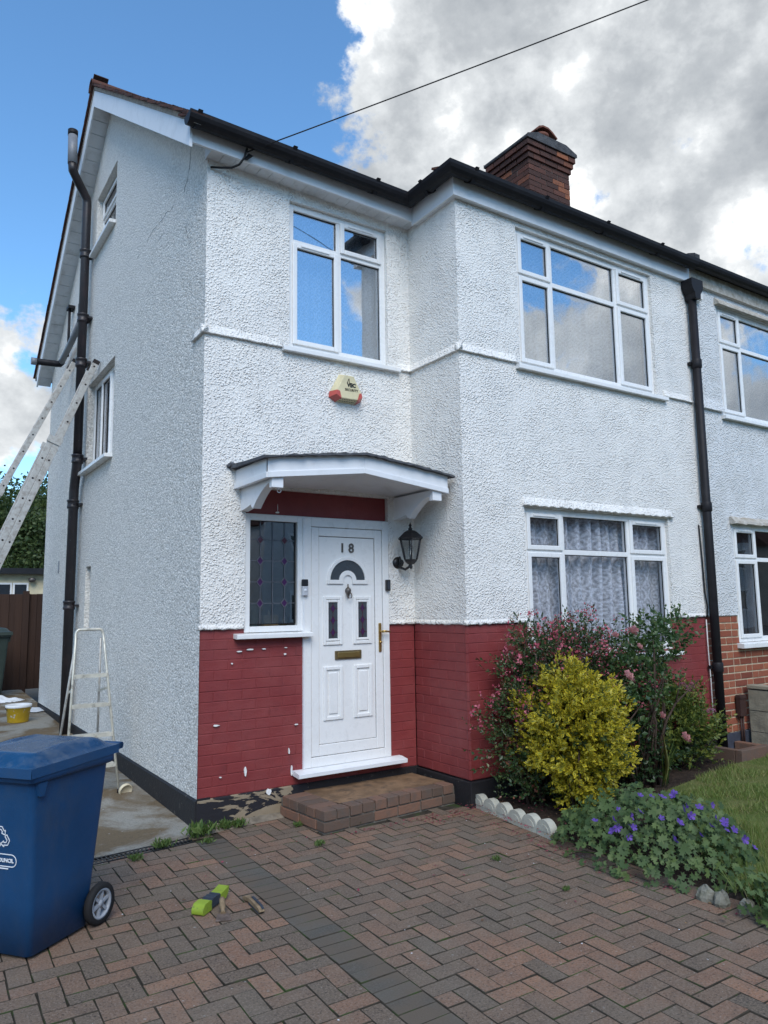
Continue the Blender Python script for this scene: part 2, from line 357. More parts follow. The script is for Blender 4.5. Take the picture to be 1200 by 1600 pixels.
    simple('step_screed', (0.20, 0.125, 0.072), 0.88, 0.2, var=0.35, vs=6, bs=70, bd=0.004, dirt=((0.085, 0.062, 0.045), 9, 0.5, 0.7))
    simple('edging_concrete', (0.44, 0.43, 0.36), 0.9, 0.15, var=0.12, vs=8, bs=70, bd=0.004, dirt=((0.20, 0.20, 0.15), 14, 0.58, 0.78))
    simple('rubble_stone', (0.22, 0.21, 0.17), 0.92, 0.1, var=0.3, vs=20, bs=60, bd=0.008, dirt=((0.12, 0.12, 0.08), 18, 0.5, 0.7))
    simple('block_concrete', (0.31, 0.275, 0.205), 0.92, 0.1, var=0.2, vs=10, bs=60, bd=0.006, dirt=((0.13, 0.12, 0.10), 3, 0.5, 0.75))
    # things
    t = NT('bin_blue')
    f = t.noise(4, 4, 0.6)
    col = t.mix(t.rng(f, 0.3, 0.75), (0.005, 0.046, 0.125), (0.008, 0.058, 0.155))
    z = t.n('ShaderNodeSeparateXYZ'); t.L.new(t.pos, z.inputs[0])
    col = t.mix(t.M('MULTIPLY', t.rng(t.noise(7, 5, 0.65, sc=(1, 1, 0.3)), 0.5, 0.8), 0.22), col, (0.10, 0.10, 0.10))
    col = t.mix(t.rng(t.noise(30, 5, 0.75, sc=(1, 1, 3.5), loc=(4, 0, 2)), 0.66, 0.76, 0, 0.35), col, (0.10, 0.16, 0.25))
    col = t.mix(t.rng(t.noise(3.0, 5, 0.7, loc=(1, 7, 3)), 0.50, 0.75, 0, 0.30), col, (0.060, 0.062, 0.060))
    t.bsdf(col, t.rng(t.noise(12, 4, 0.6), 0.3, 0.8, 0.34, 0.60), 0.4, 0, t.bump(t.noise(220, 2, 0.5), 0.0008))
    simple('bin_green', (0.035, 0.050, 0.042), 0.5, 0.4); simple('bin_green_lid', (0.035, 0.050, 0.042), 0.4, 0.4)
    simple('bin_blue_lid', (0.005, 0.045, 0.115), 0.26, 0.5, dirt=((0.10, 0.13, 0.17), 11, 0.5, 0.85))
    simple('tyre_rubber', (0.016, 0.016, 0.017), 0.8, 0.25)
    simple('wheel_grey', (0.30, 0.32, 0.35), 0.45, 0.4)
    simple('print_white', (0.70, 0.73, 0.76), 0.6, 0.3, bd=0)
    t = NT('aluminium_worn')
    col = t.mix(t.rng(t.noise(20, 5, 0.7), 0.45, 0.7), (0.46, 0.45, 0.42), (0.28, 0.25, 0.22))
    t.bsdf(col, 0.5, 0.5, 0.35)
    simple('step_ladder_metal', (0.62, 0.59, 0.50), 0.42, 0.5, 0.35, var=0.2, dirt=((0.20, 0.18, 0.15), 16, 0.55, 0.75))
    simple('dark_rubber', (0.03, 0.025, 0.025), 0.8, 0.2)
    t = NT('brass'); t.bsdf(t.mix(t.noise(20, 3, 0.6), (0.42, 0.27, 0.09), (0.55, 0.37, 0.14)), 0.33, 0.5, 0.9)
    simple('aged_brass', (0.17, 0.125, 0.060), 0.5, 0.5, 0.6, var=0.3)
    simple('pewter', (0.12, 0.105, 0.095), 0.45, 0.5, 0.6, var=0.3)
    simple('cast_black', (0.012, 0.012, 0.014), 0.4, 0.5)
    simple('roofing_felt', (0.095, 0.098, 0.105), 0.92, 0.1, var=0.35, vs=14, bs=70, bd=0.006)
    simple('alarm_cream', (0.66, 0.58, 0.36), 0.45, 0.4, bd=0)
    simple('alarm_red', (0.50, 0.085, 0.065), 0.35, 0.5, bd=0)
    simple('ink_black', (0.012, 0.012, 0.012), 0.5, 0.3, bd=0)
    simple('lime_plastic', (0.24, 0.33, 0.030), 0.45, 0.4, bd=0, dirt=((0.10, 0.12, 0.05), 40, 0.58, 0.75))
    simple('dark_grip', (0.035, 0.045, 0.060), 0.7, 0.3)
    simple('worn_wood', (0.24, 0.17, 0.10), 0.8, 0.2, var=0.3, vs=30)
    simple('rusty_steel', (0.17, 0.125, 0.10), 0.6, 0.4, 0.4, var=0.4, vs=40)
    simple('yellow_plastic', (0.50, 0.32, 0.02), 0.45, 0.4, dirt=((0.6, 0.6, 0.58), 18, 0.6, 0.64))
    simple('paint_white', (0.72, 0.73, 0.73), 0.5, 0.4)
    simple('cream_paint', (0.62, 0.54, 0.36), 0.8, 0.2)
    simple('dark_window', (0.02, 0.024, 0.03), 0.08, 0.6, bd=0)
    t = NT('fence_wood')
    col = t.mix(t.noise(5, 5, 0.7, sc=(12, 12, 0.5)), (0.040, 0.022, 0.016), (0.085, 0.050, 0.036))
    col = t.mix(t.M('MULTIPLY', t.rand(), 0.5), col, (0.032, 0.019, 0.015))
    t.bsdf(col, 0.85, 0.2, 0, t.bump(t.noise(20, 4, 0.7, sc=(6, 6, 0.3)), 0.004))
    simple('brown_metal', (0.05, 0.026, 0.022), 0.6, 0.3)
    simple('grey_plastic_silver', (0.48, 0.50, 0.53), 0.35, 0.5, bd=0)
    simple('green_vase', (0.20, 0.28, 0.25), 0.15, 0.6, bd=0)
    simple('wooden_box', (0.42, 0.25, 0.10), 0.6, 0.3, var=0.25, vs=20)
    simple('wire_black', (0.015, 0.015, 0.016), 0.6, 0.3, bd=0)
    simple('wire_white', (0.66, 0.64, 0.62), 0.6, 0.3, bd=0)
    simple('white_plastic_cap', (0.60, 0.53, 0.38), 0.5, 0.4, var=0.2)
    # foliage
    def leaf(name, stops, rough=0.45, edge=None, trans=0.25):
        t = NT(name)
        col = t.ramp(t.geo.outputs['Random Per Island'], stops)
        if edge:
            a = t.n('ShaderNodeAttribute', attribute_name='rim')
            col = t.mix(t.rng(a.outputs['Fac'], 0.15, 0.55), edge, col)
        b = t.n('ShaderNodeBsdfPrincipled'); t.L.new(col, b.inputs['Base Color']); b.inputs['Roughness'].default_value = rough; b.inputs['Specular IOR Level'].default_value = 0.35
        tl = t.n('ShaderNodeBsdfTranslucent'); t.L.new(col, tl.inputs[0])
        mx = t.n('ShaderNodeMixShader'); mx.inputs[0].default_value = trans
        t.L.new(b.outputs[0], mx.inputs[1]); t.L.new(tl.outputs[0], mx.inputs[2]); t.L.new(mx.outputs[0], t.out.inputs[0])
    leaf('euonymus_leaf', [(0.0, (0.36, 0.30, 0.022)), (1.0, (0.66, 0.53, 0.035)), (0.6, (0.55, 0.45, 0.03))], edge=(0.16, 0.19, 0.045))
    leaf('euonymus_green', [(0.0, (0.045, 0.085, 0.028)), (1.0, (0.13, 0.17, 0.06))])
    leaf('escallonia_leaf', [(0.0, (0.028, 0.056, 0.020)), (1.0, (0.200, 0.070, 0.050)), (0.6, (0.050, 0.088, 0.030)), (0.86, (0.095, 0.130, 0.042)), (0.90, (0.16, 0.085, 0.045))], 0.3, trans=0.12)
    leaf('escallonia_flower', [(0.0, (0.42, 0.055, 0.10)), (1.0, (0.62, 0.20, 0.24))])
    leaf('rose_leaf', [(0.0, (0.030, 0.070, 0.024)), (1.0, (0.13, 0.17, 0.055)), (0.85, (0.075, 0.13, 0.040))], 0.35)
    leaf('rose_pink', [(0.0, (0.62, 0.26, 0.28)), (1.0, (0.72, 0.42, 0.38))], 0.6)
    leaf('spirea_leaf', [(0.0, (0.055, 0.095, 0.022)), (1.0, (0.22, 0.24, 0.045)), (0.5, (0.11, 0.15, 0.035))])
    leaf('spirea_flower', [(0.0, (0.32, 0.09, 0.16)), (1.0, (0.50, 0.22, 0.28))], 0.7)
    leaf('geranium_leaf', [(0.0, (0.040, 0.075, 0.022)), (1.0, (0.115, 0.165, 0.050)), (0.5, (0.065, 0.110, 0.034))], 0.6)
    leaf('geranium_flower', [(0.0, (0.080, 0.040, 0.28)), (1.0, (0.17, 0.085, 0.42))], 0.6)
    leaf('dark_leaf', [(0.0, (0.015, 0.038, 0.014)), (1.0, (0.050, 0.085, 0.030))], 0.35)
    leaf('grass_blade', [(0.0, (0.105, 0.170, 0.034)), (1.0, (0.34, 0.30, 0.13)), (0.6, (0.170, 0.225, 0.050))], 0.6)
    leaf('weed_leaf', [(0.0, (0.055, 0.11, 0.025)), (1.0, (0.14, 0.20, 0.055))], 0.6)
    leaf('tree_leaf', [(0.0, (0.030, 0.058, 0.018)), (1.0, (0.10, 0.135, 0.040))], 0.5)
    leaf('litter', [(0.0, (0.24, 0.035, 0.060)), (1.0, (0.30, 0.19, 0.09)), (0.6, (0.32, 0.07, 0.10)), (0.8, (0.14, 0.08, 0.045))], 0.8)
    simple('bark', (0.065, 0.045, 0.035), 0.95, 0.1, var=0.3, vs=30, bs=80, bd=0.006)
make_materials()

# ------------------------------------------------------------------ mesh helpers
class MB:
    def __init__(s): s.v = []; s.f = []; s.sm = []
    def add(s, vs, fs, smooth=False):
        o = len(s.v); s.v += [tuple(map(float, q)) for q in vs]; s.f += [tuple(i + o for i in q) for q in fs]; s.sm += [smooth] * len(fs); return s
    def box(s, a, b, c=0.0):
        x0, y0, z0 = a; x1, y1, z1 = b
        return s.add([(x0, y0, z0), (x1, y0, z0), (x1, y1, z0), (x0, y1, z0), (x0, y0, z1), (x1, y0, z1), (x1, y1, z1), (x0, y1, z1)],
                     [(0, 3, 2, 1), (4, 5, 6, 7), (0, 1, 5, 4), (1, 2, 6, 5), (2, 3, 7, 6), (3, 0, 4, 7)])
    def obox(s, p0, p1, w, h, up=(0, 0, 1)):
        """box along p0-p1; w across, h along up"""
        p0 = Vector(p0); p1 = Vector(p1); d = (p1 - p0).normalized(); u = Vector(up); sd = d.cross(u).normalized(); u = sd.cross(d).normalized()
        vs = [p + sd * a * w / 2 + u * b * h / 2 for p in (p0, p1) for a, b in ((-1, -1), (1, -1), (1, 1), (-1, 1))]
        return s.add(vs, [(0, 1, 2, 3), (7, 6, 5, 4), (0, 4, 5, 1), (1, 5, 6, 2), (2, 6, 7, 3), (3, 7, 4, 0)])
    def prism(s, poly, fn, t0, t1, smooth=False):
        """poly: list of 2-D points, fn(a, b, t) -> 3-D"""
        n = len(poly); vs = [fn(a, b, t0) for a, b in poly] + [fn(a, b, t1) for a, b in poly]
        s.add(vs, [tuple(range(n - 1, -1, -1)), tuple(range(n, 2 * n))])
        s.add(vs, [(i, (i + 1) % n, n + (i + 1) % n, n + i) for i in range(n)], smooth); return s
    def tube(s, pts, r, n=10, caps=True, smooth=True):
        pts = [Vector(p) for p in pts]; rs = r if isinstance(r, (list, tuple)) else [r] * len(pts)
        rings = []; prev = None
        for i, p in enumerate(pts):
            d = ((pts[min(i + 1, len(pts) - 1)] - pts[max(i - 1, 0)])).normalized()
            a = prev if prev is not None else (Vector((0, 0, 1)) if abs(d.z) < 0.9 else Vector((1, 0, 0)))
            u = (a - d * a.dot(d)).normalized(); prev = u; w = d.cross(u)
            rings.append([p + (u * math.cos(2 * PI * k / n) + w * math.sin(2 * PI * k / n)) * rs[i] for k in range(n)])
        vs = [q for rg in rings for q in rg]
        fs = [(i * n + k, i * n + (k + 1) % n, (i + 1) * n + (k + 1) % n, (i + 1) * n + k) for i in range(len(pts) - 1) for k in range(n)]
        s.add(vs, fs, smooth)
        if caps:
            s.add(rings[0], [tuple(range(n - 1, -1, -1))]); s.add(rings[-1], [tuple(range(n))])
        return s
    def lathe(s, prof, c=(0, 0, 0), n=20, axis='z', smooth=True):
        vs = []
        for r, h in prof:
            for k in range(n):
                a = 2 * PI * k / n; x, y = r * math.cos(a), r * math.sin(a)
                vs.append({'z': (c[0] + x, c[1] + y, c[2] + h), 'x': (c[0] + h, c[1] + x, c[2] + y), 'y': (c[0] + y, c[1] + h, c[2] + x)}[axis])
        s.add(vs, [(i * n + k, i * n + (k + 1) % n, (i + 1) * n + (k + 1) % n, (i + 1) * n + k) for i in range(len(prof) - 1) for k in range(n)], smooth)
        return s
    def mesh(s, name, mat):
        me = bpy.data.meshes.new(name); me.from_pydata(s.v, [], s.f)
        me.polygons.foreach_set('use_smooth', s.sm)
        bm = bmesh.new(); bm.from_mesh(me); bmesh.ops.remove_doubles(bm, verts=bm.verts, dist=1e-5) if any(s.sm) else None
        bmesh.ops.recalc_face_normals(bm, faces=bm.faces); bm.to_mesh(me); bm.free()
        if mat: me.materials.append(MATS[mat] if isinstance(mat, str) else mat)
        me.update(); return me
    def build(s, name, mat, parent=None, loc=(0, 0, 0), rz=0.0, bevel=0.0, seg=2):
        o = bpy.data.objects.new(name, s.mesh(name, mat)); COL.objects.link(o)
        o.location = loc; o.rotation_euler = (0, 0, rz); o.parent = parent
        if bevel:
            b = o.modifiers.new('bevel', 'BEVEL'); b.width = bevel; b.segments = seg; b.limit_method = 'ANGLE'; b.angle_limit = R(40)
        return o
def inst(name, me, parent, loc, rot=(0, 0, 0), scale=None):
    o = bpy.data.objects.new(name, me); COL.objects.link(o); o.parent = parent; o.location = loc; o.rotation_euler = rot
    if scale: o.scale = scale
    return o
def thing(name, label, cat, loc=(0, 0, 0), rz=0.0, group=None):
    o = bpy.data.objects.new(name, None); COL.objects.link(o); o.location = loc; o.rotation_euler = (0, 0, rz); o.empty_display_size = 0.1
    return tag(o, label, cat, group)
def tag(o, label=None, cat=None, group=None, kind=None):
    if label: o['label'] = label
    if cat: o['category'] = cat
    if group: o['group'] = group
    if kind: o['kind'] = kind
    return o
def text_mesh(body, size, mat, extrude=0.002, bold=0.0, spacing=1.0, align='CENTER'):
    c = bpy.data.curves.new('txt', 'FONT'); c.body = body; c.size = size; c.extrude = extrude; c.align_x = align; c.offset = bold; c.space_character = spacing
    c.resolution_u = 3
    o = bpy.data.objects.new('txt', c); COL.objects.link(o)
    dg = bpy.context.evaluated_depsgraph_get(); dg.update()
    me = bpy.data.meshes.new_from_object(o.evaluated_get(dg)); bpy.data.objects.remove(o); bpy.data.curves.remove(c)
    me.materials.clear(); me.materials.append(MATS[mat]); return me
def np_mesh(name, V, F, mat, attr=None, smooth=False):
    """V (n,3), F (m,k) numpy arrays with k = 3 or 4"""
    me = bpy.data.meshes.new(name); me.vertices.add(len(V)); me.vertices.foreach_set('co', V.astype(np.float32).ravel())
    k = F.shape[1]; me.loops.add(F.size); me.loops.foreach_set('vertex_index', F.astype(np.int32).ravel())
    me.polygons.add(len(F)); me.polygons.foreach_set('loop_start', np.arange(0, F.size, k, dtype=np.int32))
    try: me.polygons.foreach_set('loop_total', np.full(len(F), k, dtype=np.int32))
    except Exception: pass
    if attr is not None:
        a = me.attributes.new('rim', 'FLOAT', 'POINT'); a.data.foreach_set('value', attr.astype(np.float32))
    me.update(calc_edges=True); me.validate()
    if smooth: me.polygons.foreach_set('use_smooth', np.ones(len(F), bool))
    me.materials.append(MATS[mat]); return me
LEAF_V = np.array([[0, 0, 0], [-.5, .45, .10], [0, .5, 0], [.5, .45, .10], [0, 1, -.05]]); LEAF_F = np.array([[0, 2, 1], [0, 3, 2], [1, 2, 4], [2, 3, 4]]); LEAF_RIM = np.array([.3, 1, 0, 1, 1.])
def leaves(P, D, size, width, roll=None, tmplV=LEAF_V, tmplF=LEAF_F, rim=LEAF_RIM):
    """leaf of length size at each P along D"""
    n = len(P); D = D / (np.linalg.norm(D, axis=1, keepdims=True) + 1e-9)
    a = rng.normal(size=(n, 3)); S = np.cross(D, a); S /= np.linalg.norm(S, axis=1, keepdims=True) + 1e-9
    if roll is not None:       # make the upper side face up
        S = np.cross(D, np.array([0, 0, 1.0]) + rng.normal(size=(n, 3)) * roll); S /= np.linalg.norm(S, axis=1, keepdims=True) + 1e-9
    U = np.cross(S, D)
    size = np.broadcast_to(size, (n,)).reshape(n, 1, 1); t = tmplV[None]
    V = P[:, None] + size * (t[..., 0:1] * width * S[:, None] + t[..., 1:2] * D[:, None] + t[..., 2:3] * U[:, None])
    k = len(tmplV); F = (tmplF[None] + (np.arange(n) * k)[:, None, None]).reshape(-1, tmplF.shape[1])
    return V.reshape(-1, 3), F, np.tile(rim, n)
def join(parts):
    V, F, A, o = [], [], [], 0
    for v, f, a in parts: V.append(v); F.append(f + o); A.append(a); o += len(v)
    return np.concatenate(V), np.concatenate(F), np.concatenate(A)
def clip_poly(poly, a, b, c):
    """keep a*x + b*y <= c"""
    out = []
    for i in range(len(poly)):
        p, q = poly[i], poly[(i + 1) % len(poly)]; dp = a * p[0] + b * p[1] - c; dq = a * q[0] + b * q[1] - c
        if dp <= 0: out.append(p)
        if (dp < 0 < dq) or (dq < 0 < dp):
            t = dp / (dp - dq); out.append((p[0] + t * (q[0] - p[0]), p[1] + t * (q[1] - p[1])))
    return out
def wall_panel(u0, u1, v0, v1, holes, reveal=0.12, clips=(), back=True):
    """wall in local x/z at y = 0 facing -y, with openings and reveals"""
    mb = MB(); us = sorted({u0, u1, *[h[0] for h in holes], *[h[1] for h in holes]}); vs = sorted({v0, v1, *[h[2] for h in holes], *[h[3] for h in holes]})
    us = [u for u in us if u0 <= u <= u1]; vs = [v for v in vs if v0 <= v <= v1]
    for i in range(len(us) - 1):
        for j in range(len(vs) - 1):
            cu, cv = (us[i] + us[i + 1]) / 2, (vs[j] + vs[j + 1]) / 2
            if any(h[0] < cu < h[1] and h[2] < cv < h[3] for h in holes): continue
            p = [(us[i], vs[j]), (us[i + 1], vs[j]), (us[i + 1], vs[j + 1]), (us[i], vs[j + 1])]
            for c in clips: p = clip_poly(p, *c) if p else p
            if len(p) > 2: mb.add([(x, 0, z) for x, z in p], [tuple(range(len(p)))])
            if len(p) > 2 and back: mb.add([(x, 0.2, z) for x, z in p], [tuple(range(len(p) - 1, -1, -1))])
    for a, b, c, d in holes:
        r = reveal
        a_, b_, c_, d_ = max(a, u0), min(b, u1), max(c, v0), min(d, v1)
        if a >= u0: mb.add([(a, 0, c_), (a, r, c_), (a, r, d_), (a, 0, d_)], [(0, 1, 2, 3)])
        if b <= u1: mb.add([(b, 0, c_), (b, r, c_), (b, r, d_), (b, 0, d_)], [(3, 2, 1, 0)])
        if c >= v0: mb.add([(a_, 0, c), (b_, 0, c), (b_, r, c), (a_, r, c)], [(0, 1, 2, 3)])
        if d <= v1: mb.add([(a_, 0, d), (b_, 0, d), (b_, r, d), (a_, r, d)], [(3, 2, 1, 0)])
    return mb

# ------------------------------------------------------------------ dimensions of the place (metres)
W1, D, W2 = 1.941, 0.703, 5.172            # door bay width, projection of the bay, party line
ZP, ZR, ZB, ZS = 0.202, 1.402, 3.671, 5.0  # plinth, dado, band, soffit
LY = 6.95
def path_z(y): return 0.022 * max(0.0, y + 0.2)

# ------------------------------------------------------------------ ground
def ground():
    o = MB().add([(-400, -400, -0.06), (400, -400, -0.06), (400, 400, -0.06), (-400, 400, -0.06)], [(0, 1, 2, 3)]).build('ground', 'far_ground'); tag(o, kind='structure')
    o = MB().add([(-3.2, -0.20, 0.0), (0.05, -0.20, 0.0), (0.05, 12, path_z(12)), (-3.2, 12, path_z(12))], [(0, 1, 2, 3)]).build('side_path', 'concrete'); tag(o, kind='structure')
    # driveway bed and blocks
    drv = MB().box((-4.5, -8.0, -0.05), (1.99, -0.002, -0.0062)).build('driveway', 'joint_sand'); tag(drv, kind='structure')
    u = 0.0965; g = 0.0018
    def block(lx, ly):
        x, y, h, c = lx / 2 - g, ly / 2 - g, 0.0, 0.0024
        mb = MB(); vs = [(-x, -y, -.045), (x, -y, -.045), (x, y, -.045), (-x, y, -.045), (-x, -y, h - c), (x, -y, h - c), (x, y, h - c), (-x, y, h - c), (-x + c, -y + c, h), (x - c, -y + c, h), (x - c, y - c, h), (-x + c, y - c, h)]
        fs = [(0, 1, 5, 4), (1, 2, 6, 5), (2, 3, 7, 6), (3, 0, 4, 7), (4, 5, 9, 8), (5, 6, 10, 9), (6, 7, 11, 10), (7, 4, 8, 11), (8, 9, 10, 11)]
        return mb.add(vs, fs)
    def dirty(me):
        me.materials.append(MATS['joint_sand'])
        for p in me.polygons:
            if p.normal.z < .96: p.material_index = 1
        return me
    cells = []
    def region(x0, x1, y0, y1, sx):
        """herringbone of whole blocks; x0..x1, y0..y1; sx = side of the grid that is flush"""
        ni = int(round((x1 - x0) / u)); nj = int(round((y1 - y0) / u))
        ox = x0 if sx < 0 else x1 - ni * u
        for i in range(-1, ni + 1):
            for j in range(-1, nj + 1):
                k = (i - j) % 4
                if k == 0: cs = [(i, j), (i + 1, j)]
                elif k == 3: cs = [(i, j), (i, j + 1)]
                else: continue
                cs = [c for c in cs if 0 <= c[0] < ni and 0 <= c[1] < nj]
                if not cs: continue
                cx = ox + (sum(c[0] for c in cs) / len(cs) + .5) * u; cy = y0 + (sum(c[1] for c in cs) / len(cs) + .5) * u
                lx = u * (1 + max(c[0] for c in cs) - min(c[0] for c in cs)); ly = u * (1 + max(c[1] for c in cs) - min(c[1] for c in cs))
                if cx > 0.69 - 0.02 and cx < 1.96 and cy > -0.63: continue        # under the doorstep
                cells.append((cx, cy, lx, ly, 'paver'))
    xb0, xb1 = -0.156, 0.033
    region(-3.9, xb0, -7.0, -0.27, 1)
    region(xb1, 1.99, -7.0, -0.10, -1)
    y = -0.32
    while y > -7.0:
        cells.append(((xb0 + xb1) / 2, y, xb1 - xb0, u, 'charcoal_paver')); y -= u
    SKEW = .034; vis = []
    for c in cells:
        px, py, dd = to_px((c[0], c[1], 0))
        if dd > 0.3 and -25 < px < 1225 and py < 1625: vis.append((dd, c))
    vis.sort(key=lambda q: q[0]); single = {id(c) for _, c in vis[:300]}
    cache = {}; rest = {'paver': MB(), 'charcoal_paver': MB()}
    for c in cells:
        cx, cy, lx, ly, mt = c; cx += SKEW * (cy + 2.2)
        dz = random.uniform(-0.0022, 0.0016) + .0010 * math.sin(cx * 3.1) * math.sin(cy * 2.3); tilt = (random.gauss(0, 0.009), random.gauss(0, 0.009), random.gauss(0, 0.008) - SKEW * (ly > lx)); jx, jy = random.gauss(0, .0007), random.gauss(0, .0007)
        if id(c) in single:
            key = (round(lx, 4), round(ly, 4), mt)
            if key not in cache: cache[key] = dirty(block(lx, ly).mesh('paver', mt))
            inst('paver', cache[key], drv, (cx + jx, cy + jy, dz), tilt)
        else:
            b = block(lx, ly); rest[mt].add([(a + cx + jx, q + cy + jy, w + dz) for a, q, w in b.v], b.f)
    for mt, mb in rest.items():
        o = mb.build('paver', mt, drv); dirty(o.data); tag(o, kind='stuff')
    # cement strip along the plinth
    mb = MB(); mb.add([(-0.02, -0.004, -0.01), (0.70, -0.004, -0.01), (0.70, -0.075, 0.0015), (0.55, -0.085, 0.0015), (0.30, -0.10, 0.0015), (0.1, -0.13, 0.0015), (-0.02, -0.16, 0.0015), (-0.02, -0.004, 0.026), (0.70, -0.004, 0.026)],
           [(7, 8, 2, 3, 4, 5, 6), (0, 1, 8, 7)])
    o = mb.build('cement_fillet', 'cement_haunch'); tag(o, kind='structure')
    # bed and lawn
    n = 70; V = []; F = []
    xs = np.linspace(1.868, 5.6, n); ys = np.linspace(-4.6, -0.70, n)
    for a in xs:
        for b in ys:
            if b > -1.72 and a < 1.90 + (b + 1.62) * .12 + .045 or (b <= -1.72 and a < 1.875): V.append((a, b, -.03)); continue
            V.append((a, b, 0.012 + 0.03 * math.exp(-((a - 2.5) ** 2 + (b + 1.2) ** 2) / .5) + 0.012 * math.sin(a * 9 + b * 5) * math.sin(b * 11 - a * 3)))
    V = np.array(V); idx = np.arange(n * n).reshape(n, n)
    F = np.stack([idx[:-1, :-1], idx[1:, :-1], idx[1:, 1:], idx[:-1, 1:]], -1).reshape(-1, 4)
    o = bpy.data.objects.new('flower_bed_soil', np_mesh('flower_bed_soil', V, F, 'soil', smooth=True)); COL.objects.link(o); tag(o, kind='structure')
    LAWN = [(1.92, -4.6), (2.0, -3.3), (2.2, -2.7), (2.5, -2.1), (2.95, -1.62), (3.45, -1.36), (4.2, -1.22), (4.8, -1.12), (5.55, -1.12), (5.60, -4.6)]
    mb = MB(); mb.add([(x, y, 0.045) for x, y in LAWN], [tuple(range(len(LAWN)))])
    o = mb.build('lawn', 'turf'); tag(o, kind='structure')
    mb = MB().add([(5.85, -4.6, 0.04), (30, -4.6, 0.04), (30, -0.72, 0.04), (5.85, -0.72, 0.04)], [(0, 1, 2, 3)]); o = mb.build('neighbour_lawn', 'turf'); tag(o, kind='structure')
    # grass blades
    def inside(P, poly):
        c = np.zeros(len(P), bool); j = len(poly) - 1
        for i in range(len(poly)):
            xi, yi = poly[i]; xj, yj = poly[j]
            c ^= ((yi > P[:, 1]) != (yj > P[:, 1])) & (P[:, 0] < (xj - xi) * (P[:, 1] - yi) / (yj - yi + 1e-12) + xi); j = i
        return c
    P = np.column_stack([rng.uniform(1.9, 5.6, 120000), rng.uniform(-4.6, -1.0, 120000)])
    P = P + rng.normal(size=P.shape) * 0.02
    P = P[inside(P, LAWN)][:70000]
    n = len(P); B = np.column_stack([P, np.full(n, 0.042)])
    dirs = np.column_stack([rng.normal(size=n) * .55, rng.normal(size=n) * .55, np.ones(n)])
    size = rng.uniform(0.018, 0.050, n) * (0.65 + 0.7 * (np.sin(P[:, 0] * 5.1 + np.sin(P[:, 1] * 3.3) * 2) * np.sin(P[:, 1] * 6.2) > -.15))
    T = np.array([[-.5, 0, 0], [.5, 0, 0], [0.15, 1, 0]]); TF = np.array([[0, 1, 2]])
    V, F, A = leaves(B, dirs, size, 0.10, tmplV=T, tmplF=TF, rim=np.ones(3))
    tuft = []
    for cx, cy, s in [(2.35, -2.85, .2), (2.2, -3.05, .18), (2.55, -2.6, .2), (2.1, -3.3, .16), (2.75, -2.35, .15), (2.05, -3.0, .1)]:
        k = 1500; q = np.column_stack([cx + rng.normal(size=k) * s * .6, cy + rng.normal(size=k) * s * .6, np.full(k, .03)])
        tuft.append(leaves(q, np.column_stack([rng.normal(size=k) * .5, rng.normal(size=k) * .5, np.ones(k)]), rng.uniform(.06, .17, k), 0.045, tmplV=T, tmplF=TF, rim=np.ones(3)))
    V, F, A = join([(V, F, A)] + tuft)
    o = bpy.data.objects.new('grass', np_mesh('grass', V, F, 'grass_blade')); COL.objects.link(o)
    tag(o, 'short patchy green lawn grass with straggly edge beside the driveway', 'grass', kind='stuff')
ground()

# ------------------------------------------------------------------ bricks laid in a wall face
_BR = {}
def brick_mesh(L, H, mat, dep=0.02, ch=0.003, j=0):
    key = (round(L, 3), round(H, 3), mat, dep, j)
    if key not in _BR:
        r = random.Random(hash(key) & 0xffff)
        q = lambda: r.uniform(-.0012, .0012)
        x, z = L, H
        vs = [(0, dep, 0), (x, dep, 0), (x, dep, z), (0, dep, z), (0, ch, 0), (x, ch, 0), (x, ch, z), (0, ch, z), (ch, q() - .0, ch), (x - ch, q(), ch), (x - ch, q(), z - ch), (ch, q(), z - ch)]
        fs = [(4, 5, 1, 0), (5, 6, 2, 1), (6, 7, 3, 2), (7, 4, 0, 3), (8, 9, 5, 4), (9, 10, 6, 5), (10, 11, 7, 6), (11, 8, 4, 7), (8, 9, 10, 11)]
        _BR[key] = MB().add(vs, fs).mesh('brick', mat)
    return _BR[key]
def lay_bricks(parent, u0, u1, v0, courses, holes, mat, joint, course=0.075, yoff=0.0, flemish=False, stuff_if=None, wob=0.0015):
    rest = MB()
    for k in range(courses):
        z0 = v0 + k * course + joint / 2; z1 = v0 + (k + 1) * course - joint / 2; zc = (z0 + z1) / 2
        iv = [(u0, u1)]
        for a, b, c, d in holes:
            if c < zc < d:
                nv = []
                for p, q in iv:
                    if b <= p or a >= q: nv.append((p, q)); continue
                    if a > p: nv.append((p, a))
                    if b < q: nv.append((b, q))
                iv = nv
        x = u0 - (0.1125 if k % 2 else 0.0); i = 0
        while x < u1:
            L = 0.225
            if flemish: L = 0.225 if (i + k) % 2 else 0.1125
            for p, q in iv:
                a, b = max(x, p) + joint / 2, min(x + L, q) - joint / 2
                if b - a > 0.02:
                    me = brick_mesh(b - a, z1 - z0, mat, j=random.randint(0, 2))
                    y = yoff + random.uniform(-wob, wob)
                    if stuff_if and stuff_if((a + b) / 2, zc): rest.add([(vx.co.x + a, vx.co.y + y, vx.co.z + z0) for vx in me.vertices], [tuple(f.vertices) for f in me.polygons])
                    else: inst('brick', me, parent, (a, y, z0), (0, random.gauss(0, .0015), 0))
            x += L; i += 1
    if rest.v: tag(rest.build('brick', mat, parent), kind='stuff')

